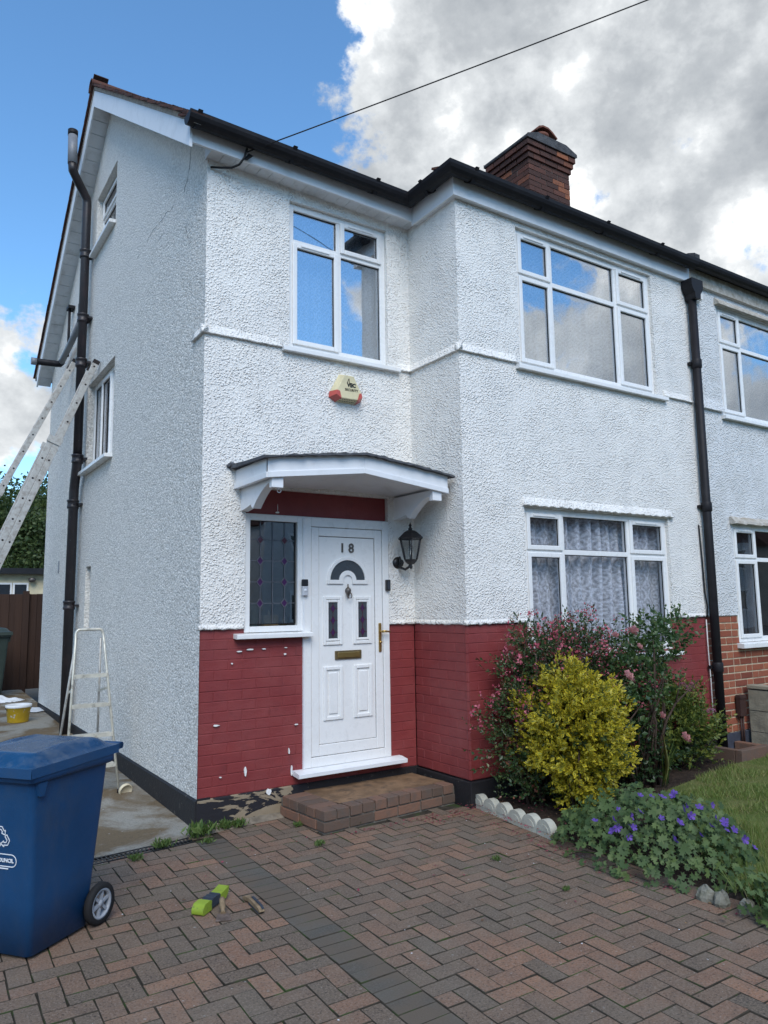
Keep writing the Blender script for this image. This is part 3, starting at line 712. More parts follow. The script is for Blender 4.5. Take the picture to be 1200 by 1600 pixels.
# ------------------------------------------------------------------ windows
def make_window(parent, loc, rz, W, H, mull, trans, cells, glass, sill=None, curtain=None, fw=0.055, drape=None, label=None, vents=True, room=0.9):
    """uPVC window: cells = list of (u0,u1,v0,v1,opening)"""
    mb = MB(); dp = 0.06
    mb.box((0, 0, 0), (fw, dp, H)); mb.box((W - fw, 0, 0), (W, dp, H)); mb.box((fw, 0.0004, 0), (W - fw, dp, fw)); mb.box((fw, 0.0004, H - fw), (W - fw, dp, H))
    for u, a, b in mull: mb.box((u - fw * .42, 0.0012, a + .0005), (u + fw * .42, dp - .001, b - .0005))
    for v, a, b in trans: mb.box((a + .0005, 0.0020, v - fw * .42), (b - .0005, dp - .002, v + fw * .42))
    w = mb.build('window', 'white_upvc', parent, loc, rz, bevel=0.004)
    if label: w['label'] = label
    for (a, b, c, d, op) in cells:
        if op:
            s = 0.042; y0, y1 = -0.016, 0.03; e = 0.012
            q = MB(); a2, b2, c2, d2 = a - e, b + e, c - e, d + e
            q.box((a2, y0, c2), (a2 + s, y1, d2)); q.box((b2 - s, y0, c2), (b2, y1, d2)); q.box((a2 + s, y0 + .0004, c2), (b2 - s, y1, c2 + s)); q.box((a2 + s, y0 + .0004, d2 - s), (b2 - s, y1, d2))
            q.build('sash', 'white_upvc', w, bevel=0.006)
            ga, gb, gc, gd, gy = a2 + s, b2 - s, c2 + s, d2 - s, 0.006
            if vents and d > H * .7:
                MB().box(((ga + gb) / 2 - (gb - ga) * .40, y0 - .008, d2 - .028), ((ga + gb) / 2 + (gb - ga) * .36, y0, d2 - .012)).build('trickle_vent', 'white_upvc', w, bevel=.003)
        else: ga, gb, gc, gd, gy = a, b, c, d, 0.022
        # dark gasket and glass
        t = .005
        q = MB(); y = gy - .003
        q.box((ga - .003, y, gc - .003), (ga + t, y + .01, gd + .003)); q.box((gb - t, y, gc - .003), (gb + .003, y + .01, gd + .003)); q.box((ga + t, y, gc - .003), (gb - t, y + .01, gc + t)); q.box((ga + t, y, gd - t), (gb - t, y + .01, gd + .003))
        q.build('gasket', 'ink_black', w)
        MB().box((ga - .002, gy + .004, gc - .002), (gb + .002, gy + .010, gd + .002)).build('pane', glass, w)
    if sill:
        a, b, pr, h = sill
        MB().prism([(0.05, 0.0), (-pr, -0.012), (-pr, -h), (-pr + .02, -h), (0.05, -h + .01)], lambda y, z, t: (t, y, z), a, b).build('sill', 'white_upvc', w, bevel=.004)
    if curtain:
        cm, ppm, amp = curtain; n = int(W * 90); xs = np.linspace(.02, W - .02, n); nz = 24; zs = np.linspace(.03, H - .03, nz)
        ph = np.cumsum(rng.uniform(.6, 1.4, n)) / n * W * ppm * 2 * PI
        V = np.array([(x, .13 + amp * math.sin(p) * (0.7 + .3 * math.sin(z * 3 + x * 5)) + .006 * math.sin(z * 5 + x * 11), z) for x, p in zip(xs, ph) for z in zs])
        idx = np.arange(n * nz).reshape(n, nz); F = np.stack([idx[:-1, :-1], idx[1:, :-1], idx[1:, 1:], idx[:-1, 1:]], -1).reshape(-1, 4)
        me = np_mesh('net_curtain', V, F, cm, smooth=True); uv = me.uv_layers.new(name='uv')
        li = np.zeros(len(me.loops), np.int32); me.loops.foreach_get('vertex_index', li)
        uv.data.foreach_set('uv', np.column_stack([V[li, 0] * 1.25, V[li, 2]]).astype(np.float32).ravel())
        inst('net_curtain', me, w, (0, 0, 0))
    if drape:
        for a, b in drape:
            n = 30; V = np.array([(a + (b - a) * i / n, .18 + .015 * math.sin(i * 1.3), z) for i in range(n + 1) for z in (.02, H - .02)])
            idx = np.arange(2 * (n + 1)).reshape(n + 1, 2); F = np.stack([idx[:-1, 0], idx[1:, 0], idx[1:, 1], idx[:-1, 1]], -1)
            inst('drape', np_mesh('drape', V, F, 'grey_drape', smooth=True), w, (0, 0, 0))
    # the room behind
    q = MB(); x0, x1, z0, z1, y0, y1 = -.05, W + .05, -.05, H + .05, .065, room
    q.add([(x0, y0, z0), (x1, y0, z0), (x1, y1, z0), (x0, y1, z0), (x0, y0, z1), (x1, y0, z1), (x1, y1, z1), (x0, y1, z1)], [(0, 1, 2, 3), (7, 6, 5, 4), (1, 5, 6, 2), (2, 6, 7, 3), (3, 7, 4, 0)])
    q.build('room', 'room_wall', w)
    return w
def three_light(parent, x0, z0, W, H, u1, u2, vt, glass, curtain, label, y, **kw):
    f = .055; h = f * .42
    cells = [(f, u1 - h, f, vt - h, True), (f, u1 - h, vt + h, H - f, True), (u1 + h, u2 - h, f, vt - h, False), (u1 + h, u2 - h, vt + h, H - f, False), (u2 + h, W - f, f, vt - h, True), (u2 + h, W - f, vt + h, H - f, True)]
    return make_window(parent, (x0, y, z0), 0, W, H, [(u1, f, H - f), (u2, f, H - f)], [(vt, f, u1 - h), (vt, u1 + h, u2 - h), (vt, u2 + h, W - f)], cells, glass, curtain=curtain, label=label, **kw)

# ------------------------------------------------------------------ the house
house = thing('semi_detached_house', 'white pebbledashed house with red painted brick base and white door', 'house')
UW = (0.720, 1.700, 3.690, 4.975); LWN = (0.352, 0.850, 1.372, 2.282); DR = (0.858, 1.672, 0.311, 2.282)
BU = (2.640, 4.560, 3.665, 4.965); BL = (2.620, 4.600, 1.090, 2.392)
MAXZ = 5.14
def house_walls():
    # door bay
    wall_panel(0, W1, ZR, MAXZ, [UW, (LWN[0], DR[1], 1.0, 2.49)], .14).build('front_wall', 'white_render', house)
    # side of the bay, faces left
    wall_panel(0, D, ZR, MAXZ, [], .1).build('bay_return_wall', 'white_render', house, (W1, 0, 0), R(-90))
    wall_panel(W1, W2, ZR, MAXZ, [BU, (BL[0], BL[1], 1.0, BL[3])], .14).build('bay_wall', 'white_render', house, (0, -D, 0))
    # gable wall, faces left; local x = -Y
    rz = 5.03; rise = math.tan(R(35.3))
    clips = [(rise, 1.0, 5.13 + 0.0)]            # front slope:  z <= 5.13 + rise * Y  (x = -Y)
    clips = [(rise, 1.0, 5.245), (-rise, 1.0, 5.245 + rise * LY)]
    SW = [(-4.06, -3.05, 6.02, 6.76), (-4.20, -2.86, 3.25, 4.34), (-3.98, -3.70, 1.36, 2.07)]
    wall_panel(-LY, 0, 0.21, 8.2, SW, .11, clips, back=False).build('gable_wall', 'grey_pebbledash', house, (0, 0, 0), R(-90))
    # blocked recess low on the gable
    MB().box((-3.99, .10, 1.35), (-3.69, .16, 2.08)).build('blocked_recess', 'white_masonry', house, (0, 0, 0), R(-90))
    MB().box((-3.715, .004, 1.72), (-3.702, .098, 2.02)).build('recess_slot', 'ink_black', house, (0, 0, 0), R(-90))
    for seq in ([(272, 318), (262, 332), (250, 346), (240, 358), (230, 378)], [(254, 366), (246, 378)], [(218, 398), (215, 404)], [(290, 352), (292, 368), (298, 378)], [(298, 230), (297, 262), (288, 300)]):
        pts = [gp(px, py, -.0005, 0) for px, py in seq]; fine = []
        for p_, q_ in zip(pts[:-1], pts[1:]): fine += [p_ + (q_ - p_) * k / 4 + np.array([0, random.gauss(0, .012), random.gauss(0, .012)]) for k in range(4)]
        fine.append(pts[-1]); MB().tube([tuple(p_) for p_ in fine], [random.uniform(.0008, .0032) for _ in fine], 4).build('render_crack', 'crack_grey', house)
    # rear and party walls keep the inside dark
    MB().add([(0, LY, 0), (W2, LY, 0), (W2, LY, 5.1), (0, LY, 5.1)], [(0, 1, 2, 3)]).build('rear_wall', 'neighbour_render', house)
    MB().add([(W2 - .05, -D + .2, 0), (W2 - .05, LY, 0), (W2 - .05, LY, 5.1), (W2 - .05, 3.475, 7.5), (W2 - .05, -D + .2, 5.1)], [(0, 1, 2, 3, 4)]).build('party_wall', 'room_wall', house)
    # plinths
    MB().box((0.0, 0.0, -.06), (0.90, .2, ZP)).build('plinth', 'peeling_plinth', house, bevel=.006)
    MB().box((0.90, .01, -.06), (W1 + .2, .2, ZP)).build('plinth', 'bitumen_black', house, bevel=.004)
    MB().box((W1 - .012, -D - .012, -.06), (W2, -D + .2, ZP - .01)).build('plinth', 'bitumen_black', house, bevel=.006)
    MB().box((W1 - .011, -D + .2, -.06), (W1 + .1, .01, ZP - .012)).build('plinth', 'bitumen_black', house, bevel=.006)
    mb = MB(); mb.prism([(-.012, -.06), (-.012, .195), (0.004, .212), (.1, .212), (.1, -.06)], lambda x, z, t: (x, t, z), 0.0008, LY); mb.build('plinth', 'bitumen_black', house)
    # dado: painted brick
    yb = .010
    def backing(u0, u1, holes): return wall_panel(u0, u1, ZP - .001, ZR + .02, holes, .12, back=False)
    hl = [(LWN[0], DR[1], 1.345, 3), (DR[0], DR[1], 0.29, 1.345)]
    d = backing(0, W1, hl).build('brick_dado', 'red_paint', house, (0, yb + .008, 0)); lay_bricks(d, 0.004, W1 - .002, ZP, 16, hl, 'red_paint', .0048, yoff=-.0032, wob=.0006)
    d = backing(0, D, []).build('brick_dado', 'red_paint', house, (W1 - yb + .018, 0, 0), R(-90)); lay_bricks(d, -.018, D - .002, ZP, 16, [], 'red_paint', .0048, yoff=-.0032, wob=.0006)
    hb = [(BL[0] - W1, BL[1] - W1, 1.075, 3)]
    d = backing(0, W2 - W1, hb).build('brick_dado', 'red_paint', house, (W1, -D + yb + .008, 0))
    lay_bricks(d, 0.0, W2 - W1 - .02, ZP, 16, hb, 'red_paint', .0048, yoff=-.0032, wob=.0006, stuff_if=lambda x, z: 0.45 < x < 1.75 and z < 1.25)
    MB().box((LWN[0] + .004, .04, 2.286), (DR[1] - .004, .16, 2.52)).build('door_lintel', 'red_paint', house)
    MB().box((LWN[0] + .002, .02, 2.272), (DR[1] - .002, .05, 2.290)).build('lintel_drip', 'painted_timber', house, bevel=.003)
    # white flecks of paint on the red brick
    for px, py, w, h in [(375, 1018, .05, .013), (391, 1015, .065, .014), (413, 1014, .04, .012), (447, 1012, .03, .01), (446, 1022, .022, .018), (363, 1037, .014, .014), (338, 1134, .055, .016), (464, 1132, .04, .012),
                         (452, 1174, .014, .06), (384, 1205, .022, .085), (456, 1205, .02, .09), (420, 1237, .045, .05), (345, 1215, .02, .01), (437, 800, .05, .018), (437, 792, .006, .06)]:
        p = gp(px, py, 0.0, 1); n = 9; y = .038 if py < 900 else (-.004 if p[2] < ZP else .004)
        pts = [(p[0] + w * .5 * math.cos(k / n * 2 * PI) * random.uniform(.55, 1.1), p[2] + h * .5 * math.sin(k / n * 2 * PI) * random.uniform(.55, 1.1)) for k in range(n)]
        MB().prism(pts, lambda a, b, t: (a, t, b), y - .003, y + .008).build('paint_splash', 'white_masonry', house)
    # band between the storeys: the upper render kicks out
    prof = [(0.02, .075), (-.001, .066), (-.006, .040), (-.014, .018), (-.025, .004), (-.026, -.003), (-.022, -.006), (0.02, -.003)]
    def band(a, b, loc=(0, 0, 0), rz=0.0):
        n = max(2, int((b - a) / .04)); vs = []; fs = []; k = len(prof)
        for i in range(n + 1):
            t = a + (b - a) * i / n; w = random.gauss(0, .0008); q = random.gauss(0, .0014)
            vs += [(t, y + (w if y < 0 else 0), z + q + ZB) for y, z in prof]
        fs = [(i * k + j, i * k + (j + 1) % k, (i + 1) * k + (j + 1) % k, (i + 1) * k + j) for i in range(n) for j in range(k)] + [tuple(range(k)), tuple(range(n * k + k - 1, n * k - 1, -1))]
        o = MB().add(vs, fs, True).build('string_course', 'white_render', house, loc, rz); return o
    band(-.026, .655); band(1.80, W1 + .02); band(-.02, D + .026, (W1, 0, 0), R(-90)); band(W1 - .026, 2.60, (0, -D, 0)); band(4.66, W2 - .03, (0, -D, 0)); band(-.25, .026, (0, 0, 0), R(-90))
    # drip hood over the lower bay window
    n = 60; vs = []; prof2 = [(0.02, .085), (-.001, .075), (-.010, .045), (-.036, .008), (-.038, -.003), (0.02, -.006)]; k = len(prof2)
    for i in range(n + 1):
        t = 2.60 + (4.665 - 2.60) * i / n; q = .006 * math.sin(i * 2.1) + random.gauss(0, .002)
        vs += [(t, -D + y, 2.405 + z + (q if y < -.03 else 0)) for y, z in prof2]
    MB().add(vs, [(i * k + j, i * k + (j + 1) % k, (i + 1) * k + (j + 1) % k, (i + 1) * k + j) for i in range(n) for j in range(k)] + [tuple(range(k)), tuple(range(n * k + k - 1, n * k - 1, -1))], True).build('window_hood', 'white_render', house)
    # render edge above the dado
    for a, b, loc, rz_ in [(-.004, LWN[0] - .005, (0, 0, 0), 0), (DR[1] + .005, W1, (0, 0, 0), 0), (0, D + .012, (W1, 0, 0), R(-90)), (W1 - .012, BL[0] - .004, (0, -D, 0), 0), (BL[1] + .004, W2, (0, -D, 0), 0)]:
        n = max(2, int((b - a) / .03)); vs = []
        for i in range(n + 1):
            t = a + (b - a) * i / n; q = random.gauss(0, .0035)
            vs += [(t, .03, ZR + .03), (t, -.001, ZR + .035), (t, -.007, ZR + .012 + q), (t, -.006, ZR + q), (t, .03, ZR + q)]
        MB().add(vs, [(i * 5 + j, i * 5 + (j + 1) % 5, i * 5 + 5 + (j + 1) % 5, i * 5 + 5 + j) for i in range(n) for j in range(5)] + [(0, 1, 2, 3, 4), (n * 5 + 4, n * 5 + 3, n * 5 + 2, n * 5 + 1, n * 5)], True).build('render_lip', 'white_render', house, loc, rz_)
house_walls()

def house_windows():
    f = .055; h = f * .42
    W, H = UW[1] - UW[0], UW[3] - UW[2]; u, v = .497, .945
    cells = [(f, u - h, f, v - h, True), (f, u - h, v + h, H - f, False), (u + h, W - f, f, v - h, False), (u + h, W - f, v + h, H - f, True)]
    make_window(house, (UW[0], .035, UW[2]), 0, W, H, [(u, f, H - f)], [(v, f, u - h), (v, u + h, W - f)], cells, 'upper_glass', sill=(-.07, W + .105, .085, .05), curtain=('sheer_curtain', 7, .02), drape=[(.70, W - .04)], label='window over the front door')
    three_light(house, BU[0], BU[2], BU[1] - BU[0], BU[3] - BU[2], .465, 1.385, .868, 'upper_glass', ('sheer_curtain', 10, .03), 'upper bay window', -D + .035, sill=(-.06, 2.04, .085, .05))
    three_light(house, BL[0], BL[2], BL[1] - BL[0], BL[3] - BL[2], .49, 1.40, .925, 'window_glass', ('lace_curtain', 7, .05), 'lower bay window with lace curtain', -D + .035, sill=(-.06, 2.04, .085, .05))
    # gable windows, local x runs towards the street
    W, H = 1.01, .74
    make_window(house, (.075, 4.06, 6.02), R(-90), W, H, [], [(.44, f, W - f)], [(f, W - f, f, .44 - h, False), (f, W - f, .44 + h, H - f, True)], 'window_glass', sill=(-.02, W + .02, .15, .05), vents=False, label='small window high on the gable')
    W, H = 1.34, 1.09
    make_window(house, (.075, 4.20, 3.25), R(-90), W, H, [(.44, f, H - f), (.92, f, H - f)], [], [(f, .44 - h, f, H - f, False), (.44 + h, .92 - h, f, H - f, True), (.92 + h, W - f, f, H - f, False)], 'window_glass', sill=(-.05, W + .02, .16, .05), vents=False, label='first floor window on the gable')
    # leaded window beside the door
    W, H = LWN[1] - LWN[0], LWN[3] - LWN[2]
    x0, x1, z0, z1 = .030, W - .055, .055, H - .040
    w = make_window(house, (LWN[0], .012, LWN[2]), 0, W, H, [], [], [(.045, W - .06, .06, H - .045, False)], 'leaded_glass', sill=(-.085, W + .055, .075, .045), fw=.045, label='leaded window with purple diamonds beside the door', room=1.3)
    def came(a, b, r=.0035): MB().obox((a[0], .0225, a[1]), (b[0], .0225, b[1]), r * 2, .004, (0, 1, 0)).build('lead_came', 'lead', w)
    xa, xb = .045, W - .06; za, zb = .06, H - .045; ww = xb - xa; hh = zb - za
    cxs = [xa + ww * .235, xa + ww * .765]; czs = [za + hh * k for k in (.20, .405, .61, .815)]; dx, dz = .029, .036
    for c in cxs:
        zz = [za] + czs + [zb]
        for k in range(len(zz) - 1): came((c, zz[k] + (dz if k else 0)), (c, zz[k + 1] - (dz if k < 4 else 0)))
        for z in czs:
            for p, q in (((c - dx, z), (c, z + dz)), ((c, z + dz), (c + dx, z)), ((c + dx, z), (c, z - dz)), ((c, z - dz), (c - dx, z))): came(p, q)
            MB().prism([(c - dx, z), (c, z - dz), (c + dx, z), (c, z + dz)], lambda a, b, t: (a, t, b), .0235, .0255).build('diamond_pane', 'ruby_glass' if z > czs[2] else 'purple_glass', w)
    came((xa + ww * .5, za), (xa + ww * .5, zb))
    for z in czs:
        came((xa, z), (cxs[0] - dx, z)); came((cxs[0] + dx, z), (cxs[1] - dx, z)); came((cxs[1] + dx, z), (xb, z))
    MB().box((-.02, .062, -.02), (W + .02, .26, .045)).build('inner_sill', 'painted_timber', w)
house_windows()

def front_door():
    x0, x1, z0, z1 = DR; y = .03
    mb = MB(); fw = .062
    mb.box((x0, y - .03, z0), (x0 + fw, y + .06, z1)); mb.box((x1 - fw, y - .03, z0), (x1, y + .06, z1)); mb.box((x0 + fw, y - .0296, z1 - .072), (x1 - fw, y + .06, z1)); mb.box((x0 + fw, y - .0296, z0), (x1 - fw, y + .06, z0 + .075))
    door = mb.build('door', 'white_upvc', house, bevel=.005); door['label'] = 'white front door numbered 18'
    MB().box((x0 - .012, -.006, z0), (x0 - .0006, .1, z1 - .01)).build('jamb_strip', 'painted_timber', door)
    # leaf frame
    a0, a1, c0, c1 = x0 + fw + .004, x1 - fw - .004, z0 + .079, z1 - .076; s = .070; yl = y - .022
    q = MB(); q.box((a0, yl, c0), (a0 + s, yl + .05, c1)); q.box((a1 - s, yl, c0), (a1, yl + .05, c1)); q.box((a0 + s, yl + .0004, c0), (a1 - s, yl + .05, c0 + .085)); q.box((a0 + s, yl + .0004, c1 - s), (a1 - s, yl + .05, c1))
    q.build('door_leaf', 'white_upvc', door, bevel=.005)
    MB().box((x0 + fw - .002, y, z0 + .07), (x1 - fw + .002, y + .01, z1 - .07)).build('door_seal', 'ink_black', door)
    p0, p1, q0, q1 = a0 + s, a1 - s, c0 + .085, c1 - s
    MB().box((p0 - .01, yl + .016, q0 - .01), (p1 + .01, yl + .035, q1 + .01)).build('door_seal', 'ink_black', door)
    yp = yl + .007; pz = MB().box((p0 + .003, yp, q0 + .003), (p1 - .005, yp + .03, q1 - .005)).build('door_panel', 'white_upvc', door, bevel=.004)
    cx = (p0 + p1) / 2; w = p1 - p0
    # fanlight
    zf = q1 - .362; r0, r1 = .060, .172
    n = 20
    arc = lambda r, z=zf: [(cx + r * math.cos(PI * k / n), z + r * math.sin(PI * k / n)) for k in range(n + 1)]
    def ring(pts_in, pts_out, ya, yb, name, mat):
        mb = MB(); k = len(pts_in)
        V = [(a, ya, b) for a, b in pts_in] + [(a, ya, b) for a, b in pts_out] + [(a, yb, b) for a, b in pts_in] + [(a, yb, b) for a, b in pts_out]
        F = [(i, i + 1, k + i + 1, k + i) for i in range(k - 1)] + [(i + 2 * k, i, i + 1, i + 1 + 2 * k) for i in range(k - 1)] + [(k + i, 3 * k + i, 3 * k + i + 1, k + i + 1) for i in range(k - 1)]
        F += [(0, k, 3 * k, 2 * k), (k - 1, 2 * k - 1, 4 * k - 1, 3 * k - 1)]
        return mb.add(V, F).build(name, mat, door, bevel=.003)
    ring(arc(r0 + .018), arc(r1 - .002), yp - .004, yp + .004, 'fanlight', 'obscure_glass')
    ring(arc(r1 - .004), arc(r1 + .024), yp - .015, yp + .002, 'moulding', 'white_upvc')
    ring(arc(r0 - .016), arc(r0 + .022), yp - .015, yp + .002, 'moulding', 'white_upvc')
    for sg in (-1, 1):
        u0_, u1_ = sorted((cx + sg * (r0 - .016), cx + sg * (r1 + .024)))
        MB().box((u0_, yp - .0152, zf - .030), (u1_, yp + .002, zf + .004)).build('moulding', 'white_upvc', door, bevel=.004)
    def frame(a, b, c, d, wd, name='moulding'):
        q = MB(); q.box((a, yp - .013, c), (a + wd, yp + .002, d)); q.box((b - wd, yp - .013, c), (b, yp + .002, d)); q.box((a + wd, yp - .0128, c), (b - wd, yp + .002, c + wd)); q.box((a + wd, yp - .0128, d - wd), (b - wd, yp + .002, d))
        return q.build(name, 'white_upvc', door, bevel=.006, seg=3)
    ph0, ph1 = q1 - .886, q1 - .492
    for sg in (-1, 1):
        a, b = sorted((cx + sg * .052, cx + sg * .232))
        frame(a, b, ph0, ph1, .028)
        g0, g1, h0, h1 = a + .048, b - .046, ph0 + .052, ph1 - .05
        frame(g0 - .02, g1 + .02, h0 - .02, h1 + .02, .02)
        MB().box((g0, yp - .002, h0), (g1, yp + .004, h1)).build('side_light', 'obscure_glass', door)
        gc = (g0 + g1) / 2
        for k in range(3):
            z = h0 + (h1 - h0) * (k + .5) / 3; dx, dz = .019, .034
            MB().prism([(gc - dx, z), (gc, z - dz), (gc + dx, z), (gc, z + dz)], lambda u_, v_, t: (u_, t, v_), yp - .0042, yp - .002).build('diamond_pane', 'purple_glass', door)
            cm = MB()
            for p, q in (((gc - dx, z), (gc, z + dz)), ((gc, z + dz), (gc + dx, z)), ((gc + dx, z), (gc, z - dz)), ((gc, z - dz), (gc - dx, z)), ((gc, z + dz), (gc, z + (h1 - h0) / 6)), ((gc, z - dz), (gc, z - (h1 - h0) / 6)), ((g0, z), (gc - dx, z)), ((gc + dx, z), (g1, z))):
                cm.obox((p[0], yp - .0045, p[1]), (q[0], yp - .0045, q[1]), .0035, .003, (0, 1, 0))
            cm.build('lead_came', 'ruby_glass', door)
        frame(a, b, q1 - 1.479, q1 - 1.055, .030)
        MB().box((a + .05, yp - .009, q1 - 1.430), (b - .05, yp + .001, q1 - 1.105)).build('raised_field', 'white_upvc', door, bevel=.008)
    # letterbox, knocker, handle, number
    MB().box((cx - .125, yp - .014, q1 - 1.004), (cx + .125, yp, q1 - .934)).build('letterbox', 'aged_brass', door, bevel=.004)
    MB().box((cx - .105, yp - .020, q1 - .991), (cx + .105, yp - .013, q1 - .947)).build('letterbox_flap', 'brass', door, bevel=.004)
    k = MB(); zk = q1 - .445
    k.lathe([(.001, .055), (.006, .05), (.004, .035), (.012, .022), (.024, .012), (.026, -.004), (.016, -.03), (.009, -.044), (.004, -.06), (.001, -.068)], (cx, yp - .012, zk), 12)
    k.tube([(cx + .024 * math.sin(a), yp - .032 + .012 * math.cos(a), zk - .012 - .026 + .026 * math.cos(a)) for a in np.linspace(-2.9, 2.9, 15)], .0045, 8)
    k.build('knocker', 'pewter', door)
    zh = q1 - .84; xh = a1 - .030
    MB().box((xh - .014, yl - .010, zh - .12), (xh + .014, yl, zh + .12)).build('handle_plate', 'brass', door, bevel=.004)
    hd = MB(); hd.tube([(xh, yl - .008, zh + .05), (xh, yl - .05, zh + .05)], .009, 10); hd.tube([(xh - .004, yl - .05, zh + .05), (xh + .03, yl - .054, zh + .052), (xh + .075, yl - .05, zh + .045)], [.010, .009, .007], 10); hd.build('handle', 'brass', door)
    MB().lathe([(.001, -.012), (.010, -.012), (.011, 0)], (xh, yl - .010, zh - .04), 10, 'y').build('lock', 'brass', door)
    for ch, dx in (('1', -.043), ('8', .043)):
        o = inst('house_number', text_mesh(ch, .108, 'pewter', .004, .0018), door, (cx + dx - .005, yp - .005, q1 - .128), (R(90), 0, 0)); o['label'] = 'door number %s' % ch
    # threshold sill
    MB().prism([(.08, z0), (-.03, z0 - .002), (-.105, z0 - .014), (-.105, z0 - .045), (-.085, z0 - .045), (.08, z0 - .03)], lambda b, c, t: (t, b, c), x0 - .10, x1 + .09).build('threshold', 'painted_timber', door, bevel=.003)
front_door()

def canopy():
    x0, x1, yf = .262, 1.868, -.60; xm = (x0 + x1) / 2; zl, zm = 2.478, 2.575; h = .135
    # ceiling and fascia follow a shallow gable that dies into the wall
    c = MB(); c.add([(x0, yf + .02, zl + .02), (xm, yf + .02, zm + .02), (x1, yf + .02, zl + .02), (x1, .05, zl + .02), (xm, .05, zl + .045), (x0, .05, zl + .02)], [(0, 1, 4, 5), (1, 2, 3, 4)])
    can = c.build('canopy', 'painted_timber', house); can['label'] = 'shallow white timber canopy over the front door'
    def fas(p, q, za, zb, d, name='fascia_board'):
        for lo, hi, pr in ((0.0, h, .0), (-.012, .030, .010)):
            mb = MB(); off = Vector(d) * pr; t = Vector(d) * .024
            V = []
            for P_, z in ((p, za), (q, zb)):
                b = Vector((P_[0], P_[1], 0))
                V += [b + off + Vector((0, 0, z + lo)), b + off + Vector((0, 0, z + hi)), b - t + Vector((0, 0, z + hi)), b - t + Vector((0, 0, z + lo))]
            mb.add(V, [(0, 1, 2, 3), (7, 6, 5, 4), (0, 4, 5, 1), (1, 5, 6, 2), (2, 6, 7, 3), (3, 7, 4, 0)])
            mb.build(name if lo == 0 else 'moulding', 'painted_timber', can, bevel=.003)
    fas((x0, yf), (xm, yf), zl, zm, (0, -1, 0)); fas((xm, yf), (x1, yf), zm, zl, (0, -1, 0)); fas((x0, .0), (x0, yf + .001), zl, zl, (-1, 0, 0)); fas((x1, yf + .001), (x1, 0), zl, zl, (1, 0, 0))
    # felt roof sheet with a ragged edge
    n = 44; top = []; ov = .045
    for i in range(n + 1):
        x = x0 - ov + (x1 - x0 + 2 * ov) * i / n; t = abs(x - xm) / (xm - x0); z = zm + h - (zm - zl) * min(t, 1.06) ** 1.15
        r = random.gauss(0, .005)
        top.append([(x, .012, z + .045 + random.gauss(0, .003)), (x, yf * .5, z + .026), (x, yf - ov + r, z + .008 + random.gauss(0, .003)), (x, yf - ov + r, z - .008 + random.gauss(0, .003)), (x, .012, z + .012)])
    V = [p for r_ in top for p in r_]; F = [(i * 5 + j, i * 5 + (j + 1) % 5, i * 5 + 5 + (j + 1) % 5, i * 5 + 5 + j) for i in range(n) for j in range(5)] + [(0, 1, 2, 3, 4), (n * 5 + 4, n * 5 + 3, n * 5 + 2, n * 5 + 1, n * 5)]
    MB().add(V, F).build('felt_roof', 'roofing_felt', can)
    # crumbly mortar where the felt meets the wall
    for a, b in ((x0 - .06, x0 + .15), (.72, .95)):
        mb = MB(); k = 12
        for i in range(k):
            x = a + (b - a) * i / k; s = random.uniform(.012, .028); z = zm + h - (zm - zl) * min(abs(x - xm) / (xm - x0), 1.06) + .035
            mb.lathe([(.001, -s), (s, -.4 * s), (s * 1.1, .3 * s), (.001, s)], (x, -.012, z + random.gauss(0, .006)), 6, smooth=False)
        mb.build('flashing_mortar', 'roofing_felt', can)
    # scrolled brackets
    for bx0, bx1 in ((x0 + .05, x0 + .115), (x1 - .135, x1 - .07)):
        prof = [(.02, zl + .015), (yf + .05, zl + .015), (yf + .05, zl - .055), (yf + .075, zl - .055)]
        for k in range(15):
            t = k / 14; y = (yf + .075) + (abs(yf) - .30) * t; z = zl - .035 - .15 * (t ** 1.7) ; prof.append((y, z))
        prof += [(-.20, zl - .165), (-.185, zl - .15), (-.10, zl - .165), (.02, zl - .18)]
        MB().prism(prof, lambda a, b, t: (t, a, b), bx0, bx1).build('bracket', 'painted_timber', can, bevel=.002)
        MB().box((bx0 - .012, yf + .012, zl - .075), (bx1 + .012, yf + .06, zl + .004)).build('bracket_end', 'painted_timber', can, bevel=.003)
    hk = MB(); p = (x0 + .115, yf + .10, zl - .07); hk.tube([(p[0] + .002, p[1], p[2]), (p[0] + .02, p[1], p[2])], .004, 6); hk.tube([(p[0] + .02 + .014 * math.sin(a), p[1], p[2] - .012 + .014 * math.cos(a)) for a in np.linspace(0, 5.2, 12)], .004, 6); hk.build('hook', 'wire_white', can)
canopy()

